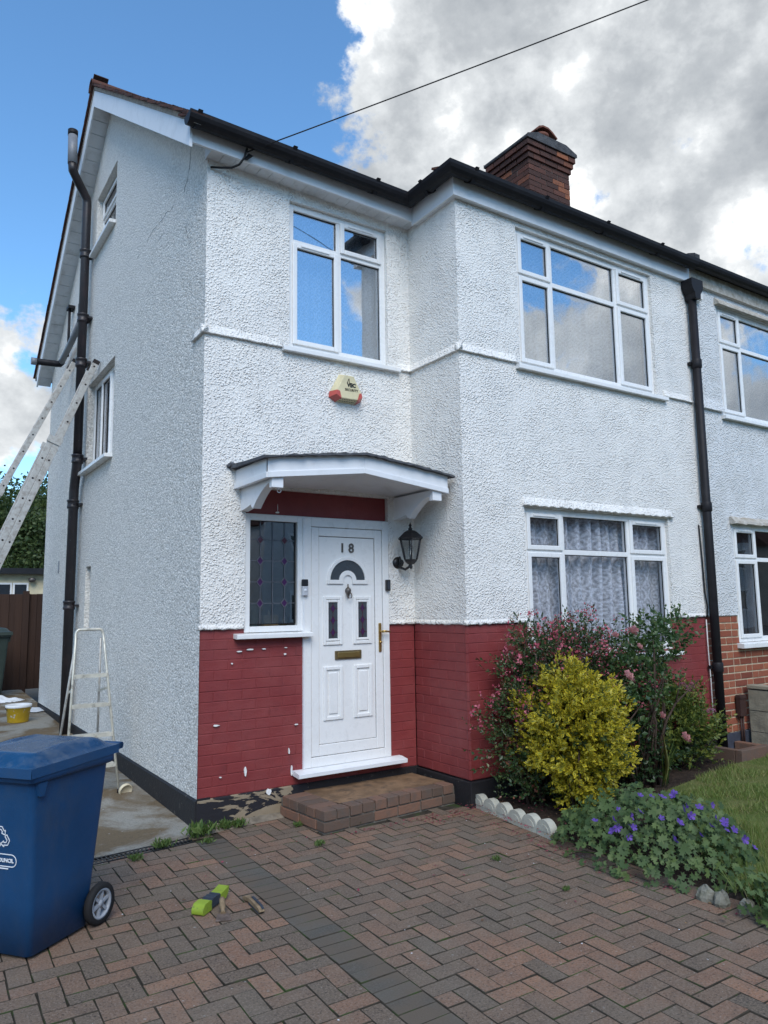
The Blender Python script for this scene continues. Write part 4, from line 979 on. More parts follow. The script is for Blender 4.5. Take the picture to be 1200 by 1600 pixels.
def roofs():
    PITCH = R(35.3); rise = math.tan(PITCH); OV = .20
    ze = 5.225; ye = -.28; yr = LY / 2; zr = ze + (yr - ye) * rise
    # front and rear slopes with the thickness of batten and tile
    def slab(y0, z0, y1, z1, xa, xb, t=.06):
        d = Vector((0, y1 - y0, z1 - z0)).normalized(); n = Vector((0, -d.z, d.y)) * t * (1 if d.y > 0 else -1)
        if n.z < 0: n = -n
        V = [(x, y, z) for x in (xa, xb) for y, z in ((y0, z0), (y1, z1))]
        V += [(a, b - n.y, c - n.z) for a, b, c in V]
        return MB().add(V, [(0, 1, 3, 2), (4, 6, 7, 5), (0, 2, 6, 4), (1, 5, 7, 3), (0, 4, 5, 1), (2, 3, 7, 6)])
    roof = slab(ye, ze, yr, zr, -OV + .05, W2, .05); s2 = slab(2 * yr - ye, ze, yr, zr, -OV + .05, W2, .05); roof.add(s2.v, s2.f)
    # lower skirt of roof over the bay
    roof.add([(W1 - .10, -D - .10, ze - .01), (W2, -D - .10, ze - .01), (W2, .45, ze + .50), (W1 + .75, .30, ze + .40), (W1 - .10, -.22, ze - .01)], [(0, 1, 2, 3), (0, 3, 4)])
    rf = roof.build('roof', 'roof_tile_clay', house)
    # verge tiles, each one a piece
    L = .26; g = .115; me = MB().prism([(0, 0), (L, 0), (L, .016), (0, .018)], lambda a, b, t: (t, a, b), 0, .17).mesh('roof_tile', 'roof_tile_clay')
    nrow = int((yr - ye) / math.cos(PITCH) / g)
    for k in range(nrow):
        s = k * g; y = ye - .02 + s * math.cos(PITCH); z = ze + .004 + s * math.sin(PITCH)
        inst('roof_tile', me, rf, (-OV - .035 + random.gauss(0, .003), y, z + random.gauss(0, .002)), (PITCH - R(4), 0, random.gauss(0, .012)))
        y2 = 2 * yr - y
        inst('roof_tile', me, rf, (-OV - .035 + .17, y2, z), (PITCH - R(4), 0, PI + random.gauss(0, .012)))
    for sgn in (1, -1):
        a = Vector((0, ye, ze)); b = Vector((0, yr, zr))
        if sgn < 0: a = Vector((0, 2 * yr - ye, ze)); b = Vector((0, yr, zr))
        MB().obox(a + Vector((-OV + .025, 0, -.022)), b + Vector((-OV + .025, 0, -.022)), .06, .05).build('verge_mortar', 'verge_mortar', rf)
    # ridge
    n = 12; x = -OV - .05
    half = [(.11 * math.cos(PI * k / 8), .11 * math.sin(PI * k / 8)) for k in range(9)]
    rm = MB().prism(half + [(c * .85, s * .85) for c, s in reversed(half)], lambda a, b, t: (t, a, b), 0, .45, True).mesh('ridge_tile', 'roof_tile_clay')
    while x < W2 - .45:
        inst('ridge_tile', rm, rf, (x, yr, zr - .045), (0, 0, random.gauss(0, .006))); x += .455
    # bargeboards
    for sgn in (1, -1):
        y0 = -.170 if sgn > 0 else 2 * yr + .170
        a = Vector((-OV, y0, ze + (-.170 - ye) * rise - .03)); b = Vector((-OV, yr, zr - .06)); hgt = .21
        V = [a, b, b - Vector((0, 0, hgt)), a - Vector((0, 0, hgt))]
        if sgn > 0: V[3] = a + Vector((0, .008, -hgt - .01))
        mb = MB(); W = [v + Vector((.022, 0, 0)) for v in V]; mb.add(V + W, [(0, 1, 2, 3), (7, 6, 5, 4), (0, 4, 5, 1), (1, 5, 6, 2), (2, 6, 7, 3), (3, 7, 4, 0)])
        mb.build('bargeboard', 'painted_timber', house, bevel=.003)
        # sloping verge soffit in boards
        n = 26
        for k in range(n):
            t0, t1 = k / n, (k + 1) / n - .0022
            p, q = a.lerp(b, t0), a.lerp(b, t1); zo = hgt - .03
            if p.y < -.135: continue
            x0, x1 = -OV + .024, .004
            mb = MB(); V = [(x0, p.y, p.z - zo), (x1, p.y, p.z - zo), (x1, q.y, q.z - zo), (x0, q.y, q.z - zo)]; mb.add(V + [(X, Y, Z + .012) for X, Y, Z in V], [(0, 1, 2, 3), (4, 7, 6, 5), (0, 4, 5, 1), (1, 5, 6, 2), (2, 6, 7, 3), (3, 7, 4, 0)])
            mb.build('soffit_board', 'soffit_white', house)
    # boxed end of the front eaves
    # eaves: fascia, soffit boards, gutter
    yf = -.155
    zf_ = lambda x: 5.100 - .030 * max(x, 0)
    def sloped(x0, x1, y0, y1, za, zb):
        return MB().add([(x0, y0, zf_(x0) + za), (x1, y0, zf_(x1) + za), (x1, y1, zf_(x1) + za), (x0, y1, zf_(x0) + za), (x0, y0, zf_(x0) + zb), (x1, y0, zf_(x1) + zb), (x1, y1, zf_(x1) + zb), (x0, y1, zf_(x0) + zb)],
                        [(0, 3, 2, 1), (4, 5, 6, 7), (0, 1, 5, 4), (1, 2, 6, 5), (2, 3, 7, 6), (3, 0, 4, 7)])
    sloped(-OV + .001, W1 - .034, yf, yf + .022, 0, .17).build('fascia_board', 'painted_timber', house, bevel=.003)
    w = .105; x = -.012
    MB().add([(-.013, yf + .023, 5.106), (-.013, .02, 5.106), (-.013, .02, 5.26), (-.013, yf + .023, 5.15)], [(0, 1, 2, 3)]).build('soffit_end', 'soffit_white', house)
    while x < W1 - .01:
        xe = min(x + w - .004, W1 - .002)
        sloped(x, xe, yf + .0225, .03, .006 + random.uniform(0, .0015), .016).build('soffit_board', 'soffit_white', house); x += w
    yb = -D - .055
    MB().box((W1 - .055, yb, ZS + .015), (W2 - .002, yb + .022, ZS + .19)).build('fascia_board', 'painted_timber', house, bevel=.003)
    MB().box((W1 - .055, yb + .0225, ZS + .015), (W1 - .033, yf + .02, ZS + .19)).build('fascia_board', 'painted_timber', house, bevel=.003)
    MB().box((W1 - .054, yb + .001, ZS + .020), (W2 - .002, -D + .02, ZS + .032)).build('soffit_board', 'soffit_white', house)
    MB().box((W1 - .0535, -D + .02, ZS + .0205), (W1 + .02, yf - .003, ZS + .0315)).build('soffit_board', 'soffit_white', house)
    MB().box((W1, -D + .0, ZS + .05), (W2, .3, ZS + .08)).build('wall_plate', 'room_wall', house)
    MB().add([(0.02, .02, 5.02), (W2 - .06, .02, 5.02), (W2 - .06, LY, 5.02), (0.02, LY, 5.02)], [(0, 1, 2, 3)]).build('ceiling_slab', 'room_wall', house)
    # half round gutters
    def gutter(path, name='gutter', r=.074, mat='black_plastic'):
        n = 9; P_ = [Vector(p) for p in path]; rings = []
        for i, p in enumerate(P_):
            d1 = (P_[i] - P_[i - 1]).normalized() if i else None; d2 = (P_[i + 1] - P_[i]).normalized() if i < len(P_) - 1 else None
            s1 = Vector((d1.y, -d1.x, 0)) if d1 else None; s2 = Vector((d2.y, -d2.x, 0)) if d2 else None
            if s1 and s2: s = (s1 + s2); s = s / (s.length ** 2 / 2)
            else: s = s1 or s2
            ring = []
            for k in range(n + 1):
                a = PI * k / n; ring.append(p + s * r * math.cos(a) + Vector((0, 0, -r * math.sin(a) * 1.15)))
            ring += [p + s * (r - .008) * math.cos(PI * k / n) + Vector((0, 0, -(r - .008) * math.sin(PI * k / n) * 1.15)) for k in range(n, -1, -1)]
            rings.append(ring)
        k = len(rings[0]); V = [q for rg in rings for q in rg]
        F = [(i * k + j, i * k + (j + 1) % k, (i + 1) * k + (j + 1) % k, (i + 1) * k + j) for i in range(len(rings) - 1) for j in range(k)]
        F += [tuple(range(n + 1)), tuple((len(rings) - 1) * k + j for j in range(n, -1, -1))]
        return MB().add(V, F).build(name, mat, house)
    yg = yf - .080; zg = 5.262; ybg = yb - .080; xg = W1 - .055 - .080
    gt = gutter([(-OV - .045, yg, zg), (xg, yg, zg - .045), (xg, ybg, zg - .050), (W2 - .02, ybg, zg - .055)])
    def clip(p, d):
        d = Vector(d); q = Vector(p)
        V = [q + d * .0 + Vector((0, 0, -.05)), q + d * .09 + Vector((0, 0, -.108)), q + d * .17 + Vector((0, 0, .006)), q + d * .0 + Vector((0, 0, .0))]
        s = Vector((-d.y, d.x, 0)) * .018
        MB().add([v - s for v in V] + [v + s for v in V], [(0, 1, 2, 3), (7, 6, 5, 4), (0, 4, 5, 1), (1, 5, 6, 2), (2, 6, 7, 3), (3, 7, 4, 0)]).build('gutter_bracket', 'black_plastic', gt)
    for x in (-.17, .62, 1.42): clip((x, yf, zg - .02 * (x + .2)), (0, -1, 0))
    for y in (-.5,): clip((W1 - .055, y, zg - .048), (-1, 0, 0))
    for x in (2.02, 2.85, 3.68, 4.51): clip((x, yb, zg - .052), (0, -1, 0))
    # tile edge seen over the gutter
    tm = MB().prism([(0, 0), (.30, .0), (.30, .018), (0, .018)], lambda a, b, t: (t, a, b), 0, .162).mesh('roof_tile', 'roof_tile_clay')
    x = -OV - .03
    while x < W1 - .2:
        inst('roof_tile', tm, rf, (x, yf - .06, zg + .004 - .02 * (x + .2) + random.gauss(0, .002)), (R(30), 0, 0)); x += .166
    x = W1 - .12
    while x < W2 - .17:
        inst('roof_tile', tm, rf, (x, yb - .06, zg - .045 + random.gauss(0, .002)), (R(22), 0, 0)); x += .166
    # chimney
    x0, x1, y0, y1, zt = 4.795, 5.565, 1.20, 1.90, 7.42
    ch = MB().box((x0 + .008, y0 + .008, 5.6), (x1 - .008, y1 - .008, 7.75)).build('chimney', 'sooty_mortar', house)
    bricks = MB(); cr = .075
    def course(z, e, k):
        for (ax, s0, s1, fix, sg) in (('x', x0 - e, x1 + e, y0 - e, -1), ('x', x0 - e, x1 + e, y1 + e, 1), ('y', y0 - e, y1 + e, x0 - e, -1), ('y', y0 - e, y1 + e, x1 + e, 1)):
            t = s0 + (0.102 if (k % 2) == (ax == 'x') else 0.0); first = True
            if t > s0: segs = [(s0, t - .01)]
            else: segs = []
            while t < s1 - .03: segs.append((t, min(t + .215, s1))); t += .225
            for a, b in segs:
                w = random.uniform(-.003, .003)
                if ax == 'x': bricks.box((a, min(fix, fix - sg * .1) + w, z), (b, max(fix, fix - sg * .1) + w, z + cr - .010))
                else: bricks.box((min(fix, fix - sg * .0995) + w, a + .002, z + .0006), (max(fix, fix - sg * .0995) + w, b - .002, z + cr - .0106))
    k = 0; z = 5.7
    while z < zt - .01: course(z, 0.0, k); z += cr; k += 1
    for e in (.022, .044, .066): course(z, e, k); z += cr; k += 1
    tag(bricks.build('brick', 'chimney_brick', ch), kind='stuff')
    MB().prism([(x0 - .085, z), (x1 + .085, z), (x1 + .085, z + .05), (x1 - .12, z + .125), (x0 + .12, z + .125), (x0 - .085, z + .05)], lambda a, b, t: (a, t, b), y0 - .085, y1 + .085).build('flaunching', 'sooty_cement', ch, bevel=.02)
    px_, py_ = 5.24, 1.42
    MB().lathe([(.135, 0), (.12, .10), (.115, .20), (.14, .215), (.14, .25), (.11, .26), (.105, .05)], (px_, py_, z + .09), 18).build('chimney_pot', 'chimney_pot_clay', ch)
    MB().prism([(-.19, .24), (-.13, .30), (-.05, .335), (.05, .335), (.13, .30), (.22, .235), (.215, .215), (.12, .275), (.05, .31), (-.05, .31), (-.12, .275), (-.185, .22)], lambda a, b, t: (px_ + a, py_ + t, z + .09 + b), -.14, .14).build('pot_cowl', 'chimney_pot_clay', ch, bevel=.006)
roofs()

# ------------------------------------------------------------------ the attached house on the right
def neighbour():
    nb = thing('attached_house', 'adjoining house with orange brick base, partly cut off at the right edge', 'house', (W2, 0, 0))
    X = W2; XE = 8.45
    NU = (5.735, 7.66, 3.615, 4.885); NL = (5.735, 7.70, 1.115, 2.392)
    L = lambda h: (h[0] - X, h[1] - X, h[2], h[3])
    wall_panel(0, XE - X, ZR + .004, MAXZ, [L(NU), (NL[0] - X, NL[1] - X, 1.0, NL[3])], .14).build('bay_wall', 'neighbour_render', nb, (0, -D + .006, 0))
    wall_panel(0, D, 0, MAXZ, [], .1).build('bay_return_wall', 'neighbour_render', nb, (XE - X, -D, 0), R(90))
    wall_panel(XE - X, 10.3 - X, 0, MAXZ, [], .1).build('front_wall', 'neighbour_render', nb)
    hb = [(NL[0] - X, NL[1] - X, 1.10, 3)]
    d = wall_panel(0, XE - X, .17, ZR + .02, hb, .12, back=False).build('brick_base', 'cream_mortar', nb, (0, -D + .022, 0))
    lay_bricks(d, -.02, XE - X, ZP, 16, hb, 'orange_brick', .014, yoff=-.006, flemish=True, stuff_if=lambda x, z: x > 1.75, wob=.0015)
    MB().box((0.0, -D - .004, -.06), (XE - X, -D + .2, ZP)).build('plinth', 'neighbour_plinth', nb, bevel=.006)
    f = lambda h: (h[0] - X)
    three_light(nb, f(NU), NU[2], NU[1] - NU[0], NU[3] - NU[2], .46, 1.45, .85, 'upper_glass', ('sheer_curtain', 7, .015), 'upper window of the adjoining house', -D + .03, sill=(-.05, 1.98, .08, .05))
    three_light(nb, f(NL), NL[2], NL[1] - NL[0], NL[3] - NL[2], .46, 1.47, .90, 'window_glass', None, 'lower window of the adjoining house', -D + .03, sill=(-.05, 2.02, .09, .06), drape=[(.5, .75)])
    # old string course and stone hoods
    for a, b in ((0.02, NU[0] - X - .03), (NU[1] - X + .03, XE - X)):
        MB().prism([(.02, .12), (-.005, .11), (-.03, .01), (-.032, -.012), (.02, -.01)], lambda y, z, t: (t, -D + y, ZB - .02 + z), a, b).build('string_course', 'neighbour_render', nb)
    for (a, b, z, mt) in ((NL[0] - X - .05, NL[1] - X + .05, 2.405, 'weathered_stone'), (NU[0] - X - .04, NU[1] - X + .04, 4.90, 'weathered_stone')):
        n = 40; vs = []; pr = [(.02, .075), (-.01, .07), (-.05, .022), (-.056, -.008), (.02, -.006)]
        for i in range(n + 1):
            t = a + (b - a) * i / n; w = random.gauss(0, .004)
            vs += [(t, -D + y + (w if y < 0 else 0), z + q + w) for y, q in pr]
        MB().add(vs, [(i * 5 + j, i * 5 + (j + 1) % 5, i * 5 + 5 + (j + 1) % 5, i * 5 + 5 + j) for i in range(n) for j in range(5)] + [(0, 1, 2, 3, 4), (n * 5 + 4, n * 5 + 3, n * 5 + 2, n * 5 + 1, n * 5)]).build('window_hood', mt, nb)
    # eaves
    yb = -D - .055
    MB().box((0.004, yb + .02, ZS + .03), (XE - X, yb + .04, ZS + .20)).build('fascia_board', 'weathered_stone', nb)
    MB().box((0.004, yb + .041, ZS + .034), (XE - X, -D + .03, ZS + .05)).build('soffit_board', 'soffit_white', nb)
    n = 8; r = .066; pr = [(math.cos(PI * k / n) * r, -math.sin(PI * k / n) * r * 1.1) for k in range(n + 1)] + [(math.cos(PI * k / n) * (r - .008), -math.sin(PI * k / n) * (r - .008) * 1.1) for k in range(n, -1, -1)]
    MB().prism(pr, lambda a, b, t: (t, yb - .055 + a, ZS + .240 + b), .03, XE - X + .1).build('gutter', 'black_plastic', nb)
    MB().prism([(-.10, -.03), (.10, .03), (.10, .08), (-.02, .06), (-.10, .03)], lambda a, b, t: (t, yb - .02 + a, ZS + .26 + b), -.05, .03).build('party_kerb', 'sooty_cement', nb, bevel=.01)
    rise = math.tan(R(35.3)); ze = 5.28; ye = -.33; yr = LY / 2
    mb = MB(); mb.add([(0.002, -D - .1, ze), (10.5 - X, -D - .1, ze), (10.5 - X, .55, ze + .62), (.002, .55, ze + .62)], [(0, 1, 2, 3)])
    mb.add([(0.002, ye, ze), (10.5 - X, ye, ze), (10.5 - X, yr, ze + (yr - ye) * rise), (.002, yr, ze + (yr - ye) * rise), (10.5 - X, 2 * yr - ye, ze), (.002, 2 * yr - ye, ze)], [(0, 1, 2, 3), (3, 2, 4, 5)])
    mb.build('roof', 'roof_tile_clay', nb)
    MB().add([(10.3 - X, 0, 0), (10.3 - X, LY, 0), (10.3 - X, LY, 5.1), (10.3 - X, yr, 7.7), (10.3 - X, 0, 5.1)], [(0, 1, 2, 3, 4)]).build('gable_wall', 'neighbour_render', nb)
    MB().add([(0, LY, 0), (10.3 - X, LY, 0), (10.3 - X, LY, 5.1), (0, LY, 5.1)], [(0, 1, 2, 3)]).build('rear_wall', 'neighbour_render', nb)
    MB().add([(0.02, 0, 5.03), (10.2 - X, 0, 5.03), (10.2 - X, LY, 5.03), (0.02, LY, 5.03)], [(0, 1, 2, 3)]).build('ceiling_slab', 'room_wall', nb)
    # floodlight stub by the hopper
    mb = MB(); mb.box((.13, -D - .06, 4.86), (.22, -D + .008, 4.92)); mb.tube([(.10, -D - .03, 4.85), (.10, -D - .07, 4.80)], .02, 8); mb.build('floodlight_stub', 'white_masonry', nb)
neighbour()

# ------------------------------------------------------------------ doorstep
def doorstep():
    st = thing('brick_doorstep', 'low red brick doorstep with worn brown screed top under the front door', 'doorstep', (.690, -.615, 0), R(4.6))
    L, Dp = 1.245, .60
    MB().box((.012, .012, -.03), (L, Dp, .130)).build('core', 'step_mortar', st)
    def brick(a, b): MB().box(a, b).build('brick', 'step_brick', st, bevel=.004)
    x = 0.0; k = 0
    while x < L - .03: brick((x + .004, random.uniform(-.003, .003), .008), (min(x + .215, L), .10, .072)); x += .222
    y = .104
    while y < Dp - .05: brick((random.uniform(-.003, .003), y + .004, .008), (.10, min(y + .215, Dp), .072)); y += .222
    x = 0.0
    while x < L - .03: brick((x + .004, random.uniform(-.005, .003), .083), (min(x + .105, L), .118, .150 + random.uniform(-.002, .003))); x += .112
    y = .122
    while y < Dp - .04: brick((random.uniform(-.004, .003), y + .004, .083), (.205, min(y + .105, Dp), .150 + random.uniform(-.002, .003))); y += .112
    n = 24; V = [(x_, y_, .147 + .004 * math.sin(x_ * 7) * math.cos(y_ * 9) + random.gauss(0, .0006)) for x_ in np.linspace(.208, L, n) for y_ in np.linspace(.116, Dp, n)]
    ix = np.arange(n * n).reshape(n, n); F = np.stack([ix[:-1, :-1], ix[1:, :-1], ix[1:, 1:], ix[:-1, 1:]], -1).reshape(-1, 4)
    inst('screed', np_mesh('screed', np.array(V), F, 'step_screed', smooth=True), st, (0, 0, 0))
doorstep()

# ------------------------------------------------------------------ things fixed to the walls
def wall_things():
    # lantern
    ln = thing('wall_lantern', 'black carriage wall lantern beside the front door', 'lamp', (1.765, -.001, 1.93))
    MB().lathe([(.001, -.022), (.03, -.020), (.045, -.012), (.052, 0)], (0, 0, 0), 14, 'y').build('backplate', 'cast_black', ln)
    a = MB(); a.tube([(0, -.015, .0), (0, -.05, -.045), (.012, -.10, -.062), (.02, -.15, -.04), (.025, -.165, -.005)], [.014, .012, .011, .012, .014], 8); a.tube([(0, -.03, .05), (0, -.045, .02), (0, -.03, -.05)], .010, 8); a.tube([(.005, -.06, -.03), (.005, -.08, .0), (.005, -.06, .02)], .007, 6); a.build('arm', 'cast_black', ln)
    c = (.025, -.165, 0); n = 6
    def ringpts(r, z, o=0): return [(c[0] + r * math.cos(2 * PI * (k + o) / n), c[1] + r * math.sin(2 * PI * (k + o) / n), z) for k in range(n)]
    b = MB(); b.add(ringpts(.052, .0) + ringpts(.062, .02) + ringpts(.03, -.02), [tuple(range(5, -1, -1)) and (12, 13, 14, 15, 16, 17)] + [(k, (k + 1) % 6, 6 + (k + 1) % 6, 6 + k) for k in range(6)] + [(12 + k, 12 + (k + 1) % 6, (k + 1) % 6, k) for k in range(6)] + [(6, 7, 8, 9, 10, 11)]); b.build('lantern_base', 'cast_black', ln)
    for k in range(6):
        p, q = ringpts(.058, .02)[k], ringpts(.098, .20)[k]; MB().tube([p, q], .006, 6).build('glazing_bar', 'cast_black', ln)
        p2, q2 = ringpts(.056, .02)[(k + 1) % 6], ringpts(.095, .20)[(k + 1) % 6]; p1, q1 = ringpts(.056, .02)[k], ringpts(.095, .20)[k]
        MB().add([p1, p2, q2, q1], [(0, 1, 2, 3)]).build('glass', 'lamp_glass', ln)
    t = MB(); t.lathe([(.112, .192), (.118, .205), (.095, .225), (.060, .255), (.035, .268), (.018, .272), (.022, .285), (.012, .292), (.010, .302), (.015, .312), (.006, .326), (.001, .345)], c, 6, smooth=False); t.build('lantern_roof', 'cast_black', ln)
    MB().lathe([(.012, .02), (.012, .07), (.022, .09), (.026, .115), (.018, .14), (.001, .15)], c, 10).build('bulb', 'lamp_glass', ln)
    MB().lathe([(.001, -.065), (.010, -.055), (.016, -.04), (.010, -.03), (.014, -.018)], c, 8).build('finial', 'cast_black', ln)
    # alarm box
    al = thing('alarm_box', 'cream alarm box with red corner lenses under the upstairs window', 'alarm box', (1.245, -.003, 3.285))
    prof = [(-.155, .035), (-.10, .0), (.10, .0), (.155, .035), (.150, .075), (.058, .245), (-.058, .245), (-.150, .075)]
    V = [(x, 0, z) for x, z in prof]; ins = [(x * .80, -.075, .045 + (z - .045) * .82 + .012) for x, z in prof]; n = len(V)
    MB().add(V + ins, [tuple(range(n, 2 * n))] + [(i, (i + 1) % n, n + (i + 1) % n, n + i) for i in range(n)]).build('case', 'alarm_cream', al, bevel=.004)
    for s in (-1, 1):
        q = [(s * .160, -.0, .03), (s * .097, .0, -.004), (s * .078, -.081, .014), (s * .126, -.081, .044), (s * .120, -.081, .082), (s * .153, -.0, .082), (s * .06, -.05, .0)]
        MB().add(q[:6] + [(s * .095, -.083, .075)], [(0, 1, 2, 3), (0, 3, 4, 5), (3, 2, 6, 4), (1, 0, 5), (1, 5, 4, 6, 2)]).build('lens', 'alarm_red', al)
    inst('lettering', text_mesh('VEC', .046, 'ink_black', .0015, .0022), al, (.022, -.0765, .125), (R(90), 0, 0)); inst('lettering', text_mesh('SECURITY', .029, 'ink_black', .001, .0003), al, (.022, -.0768, .088), (R(90), 0, 0))
    lg = MB(); lg.obox((-.018, -.077, .158), (-.002, -.077, .196), .004, .002, (0, 1, 0)); lg.obox((-.002, -.077, .196), (.004, -.077, .158), .004, .002, (0, 1, 0)); lg.build('emblem', 'ink_black', al)
    mk = MB()
    for r_ in range(2):
        for k in range(9):
            a0 = -.075 + k * .017; z0 = .030 - r_ * .018; y0 = -.045 + r_ * -.0
            mk.obox((a0, -.060 + r_ * .028, .0155 - r_ * .008), (a0 + .006, -.052 + r_ * .028, .0125 - r_ * .008), .008, .002, (0, 0, 1))
    mk.build('number_print', 'ink_black', al)
    # bell push and keypad
    p = gp(475, 918, -.004, 1)
    db = thing('video_doorbell', 'silver and black video doorbell on the door frame', 'doorbell', (p[0], -.0065, p[2] - .065))
    MB().box((-.026, -.024, 0), (.026, 0, .075)).build('button_plate', 'grey_plastic_silver', db, bevel=.006); MB().box((-.026, -.025, .0755), (.026, 0, .13)).build('camera_window', 'cast_black', db, bevel=.006)
    MB().lathe([(.001, -.028), (.011, -.028), (.013, -.022)], (0, 0, .042), 12, 'y').build('button', 'print_white', db)
    p = gp(603, 915, .0, 1)
    kp = thing('key_safe', 'small black keypad on the right door jamb', 'keypad', (p[0] + .01, -.0015, p[2] - .045)); MB().box((-.02, -.028, 0), (.02, 0, .095)).build('case', 'cast_black', kp, bevel=.005); MB().box((-.013, -.031, .012), (.013, -.0285, .082)).build('face', 'dark_grip', kp, bevel=.002)
    # soil stack on the gable
    sp = thing('soil_pipe', 'tall black soil pipe with vent bending round the gable verge', 'drainpipe', (-.095, 4.36, path_z(4.36)))
    def wp(*pts): return [(x + .095, y - 4.36, z - path_z(4.36)) for x, y, z in pts]
    t0, t1 = gp(113, 262, -.335, 0), gp(114, 210, -.335, 0)
    MB().tube(wp((-.095, 4.38, .10), (-.095, 4.36, 3.02), (-.095, 4.34, 3.10), (-.10, 4.20, 3.36), (-.10, 4.19, 3.45)), .058, 14).build('lower_pipe', 'black_iron_paint', sp)
    MB().tube(wp((-.10, 4.19, 3.44), (-.10, 4.19, 6.72), (-.11, 4.18, 6.80), (-.24, (t0[1] + 4.18) / 2, 6.93), (-.325, t0[1] + .02, t0[2] - .02), (-.335, t0[1], t0[2] + .07)), .054, 14).build('upper_pipe', 'black_iron_paint', sp)
    MB().tube(wp((-.335, t0[1], t0[2] + .05), (-.335, t1[1] + .0, t1[2])), .057, 14).build('vent_pipe', 'grey_plastic_pipe', sp)
    MB().tube(wp((-.335, t1[1], t1[2] - .02), (-.335, t1[1], t1[2] + .05)), .061, 14).build('vent_cap', 'black_plastic', sp)
    for z in (1.62, 2.86, 3.40, 4.62, 5.20, 6.05):
        y = 4.37 if z < 3 else 4.19
        MB().lathe([(.066, -.05), (.070, -.045), (.070, -.02), (.066, -.015), (.066, .03), (.072, .035), (.072, .055), (.06, .06)], wp((-.098, y, z))[0], 14).build('collar', 'black_iron_paint', sp)
        MB().box(tuple(np.array(wp((-.05, y - .10, z - .012))[0])), tuple(np.array(wp((-.004, y + .10, z + .012))[0]))).build('pipe_bracket', 'black_iron_paint', sp)
    wst = thing('waste_pipe', 'grey waste pipe branch sloping into the soil pipe on the gable', 'pipe', (-.085, 5.75, 5.10))
    def w2(*pts): return [(x + .085, y - 5.75, z - 5.10) for x, y, z in pts]
    MB().tube(w2((-.10, 4.24, 5.22), (-.09, 4.95, 5.14), (-.085, 5.70, 5.06)), .042, 12).build('branch', 'grey_plastic_pipe', wst)
    e = gp(52, 553, 5.75, 1)
    MB().tube(w2((-.085, 5.64, 5.065), (-.09, 5.75, 5.06), (-.20, 5.77, 5.06), (e[0], 5.77, 5.05)), .046, 12).build('elbow', 'black_plastic', wst)
    MB().tube(w2((e[0] + .05, 5.77, 5.05), (e[0] - .02, 5.77, 5.05)), .053, 12).build('end_cap', 'grey_plastic_pipe', wst)
    MB().tube(w2((-.06, 5.35, 5.06), (-.06, 5.35, 5.75)), .018, 8).build('overflow', 'black_plastic', wst)
    MB().tube(w2((-.06, 4.62, 5.16), (-.06, 4.62, 5.55), (-.06, 4.40, 5.56)), .022, 8).build('overflow', 'black_plastic', wst)
    MB().box(tuple(w2((-.09, 5.27, 5.74))[0]), tuple(w2((-.004, 5.43, 5.78))[0])).build('bracket', 'black_plastic', wst)
    # downpipe with hopper on the party line
    x = W2 + .005; y = -D - .065
    dp = thing('rainwater_pipe', 'black cast iron downpipe with hopper between the two houses', 'drainpipe', (x, y, 0))
    MB().tube([(.0, .0, .06), (0, 0, 2.0), (0, .002, 4.84)], .044, 12).build('pipe', 'black_plastic', dp)
    MB().prism([(-.10, 5.02), (.10, 5.02), (.10, 4.94), (.085, 4.90), (.05, 4.86), (.045, 4.80), (-.045, 4.80), (-.05, 4.86), (-.085, 4.90), (-.10, 4.94)], lambda a, b, t: (a, t, b), -.075, .055).build('hopper_head', 'black_plastic', dp, bevel=.01)
    for z in (.9, 2.55, 4.1):
        MB().lathe([(.048, -.06), (.054, -.05), (.054, .03), (.048, .04)], (0, 0, z), 12).build('collar', 'black_plastic', dp); MB().box((-.075, .03, z - .02), (.075, .060, z + .01)).build('pipe_bracket', 'black_plastic', dp)
    # loose cable and scuffs beside it
    p0, p1 = gp(1103, 968, -D - .004, 1), gp(1110, 1108, -D - .004, 1)
    o = MB().tube([(0, 0, 0), (-.01, -.006, -.3), (.0, -.006, -.6), (.0, -.004, p1[2] - p0[2] - .2)], .006, 6).build('white_cable', 'wire_white', None, (p0[0], -D - .007, p0[2])); tag(o, 'thin white cable running down the red brick beside the downpipe', 'cable')
    o = MB().tube([(0, 0, 0), (.012, -.004, -.35), (.02, -.004, -.7), (.035, -.012, -.85), (.03, -.004, -.95)], .008, 6).build('black_cable', 'wire_black', None, (W2 - .075, -D - .012, 2.35)); tag(o, 'black cable looping down beside the downpipe on white render', 'cable')
    # telephone line
    h = gp(385, 238, -.18, 1); f2 = gp(1018, 0, 6.0)
    ph = thing('telephone_cable', 'black telephone wire crossing the sky from the eaves', 'cable', tuple(h))
    d = Vector(f2) - Vector(h); pts = []
    for k in range(25):
        t = 3.4 * k / 24; pts.append((d.x * t, d.y * t - .0, d.z * t - .10 * t * (3.4 - t) / 2.9 + .095 * t))
    MB().tube(pts, .0052, 6).build('overhead_wire', 'wire_black', ph)
    MB().add([(-.02, .03, -.05), (.03, .03, .02), (.05, -.03, -.03), (0, -.02, -.08)], [(0, 1, 2, 3)]).build('wire_hook', 'wire_black', ph)
    q = [gp(386, 232, -.185, 1), gp(382, 246, -.185, 1), gp(374, 257, -.16, 1), gp(362, 262, -.11, 1), gp(345, 262, -.05, 1), gp(329, 261, -.012, 1)]
    MB().tube([tuple(np.array(c_) - h) for c_ in q], .009, 6).build('wall_lead', 'wire_black', ph)
    # small vent on the gable and vent block on the neighbour
    o = MB().box((-.004, -.04, 0), (.01, .04, .16)).build('air_vent', 'grey_plastic_pipe', None, (-.004, 5.72, 2.08), bevel=.003); tag(o, 'small grey wall vent on the gable beyond the soil pipe', 'vent')
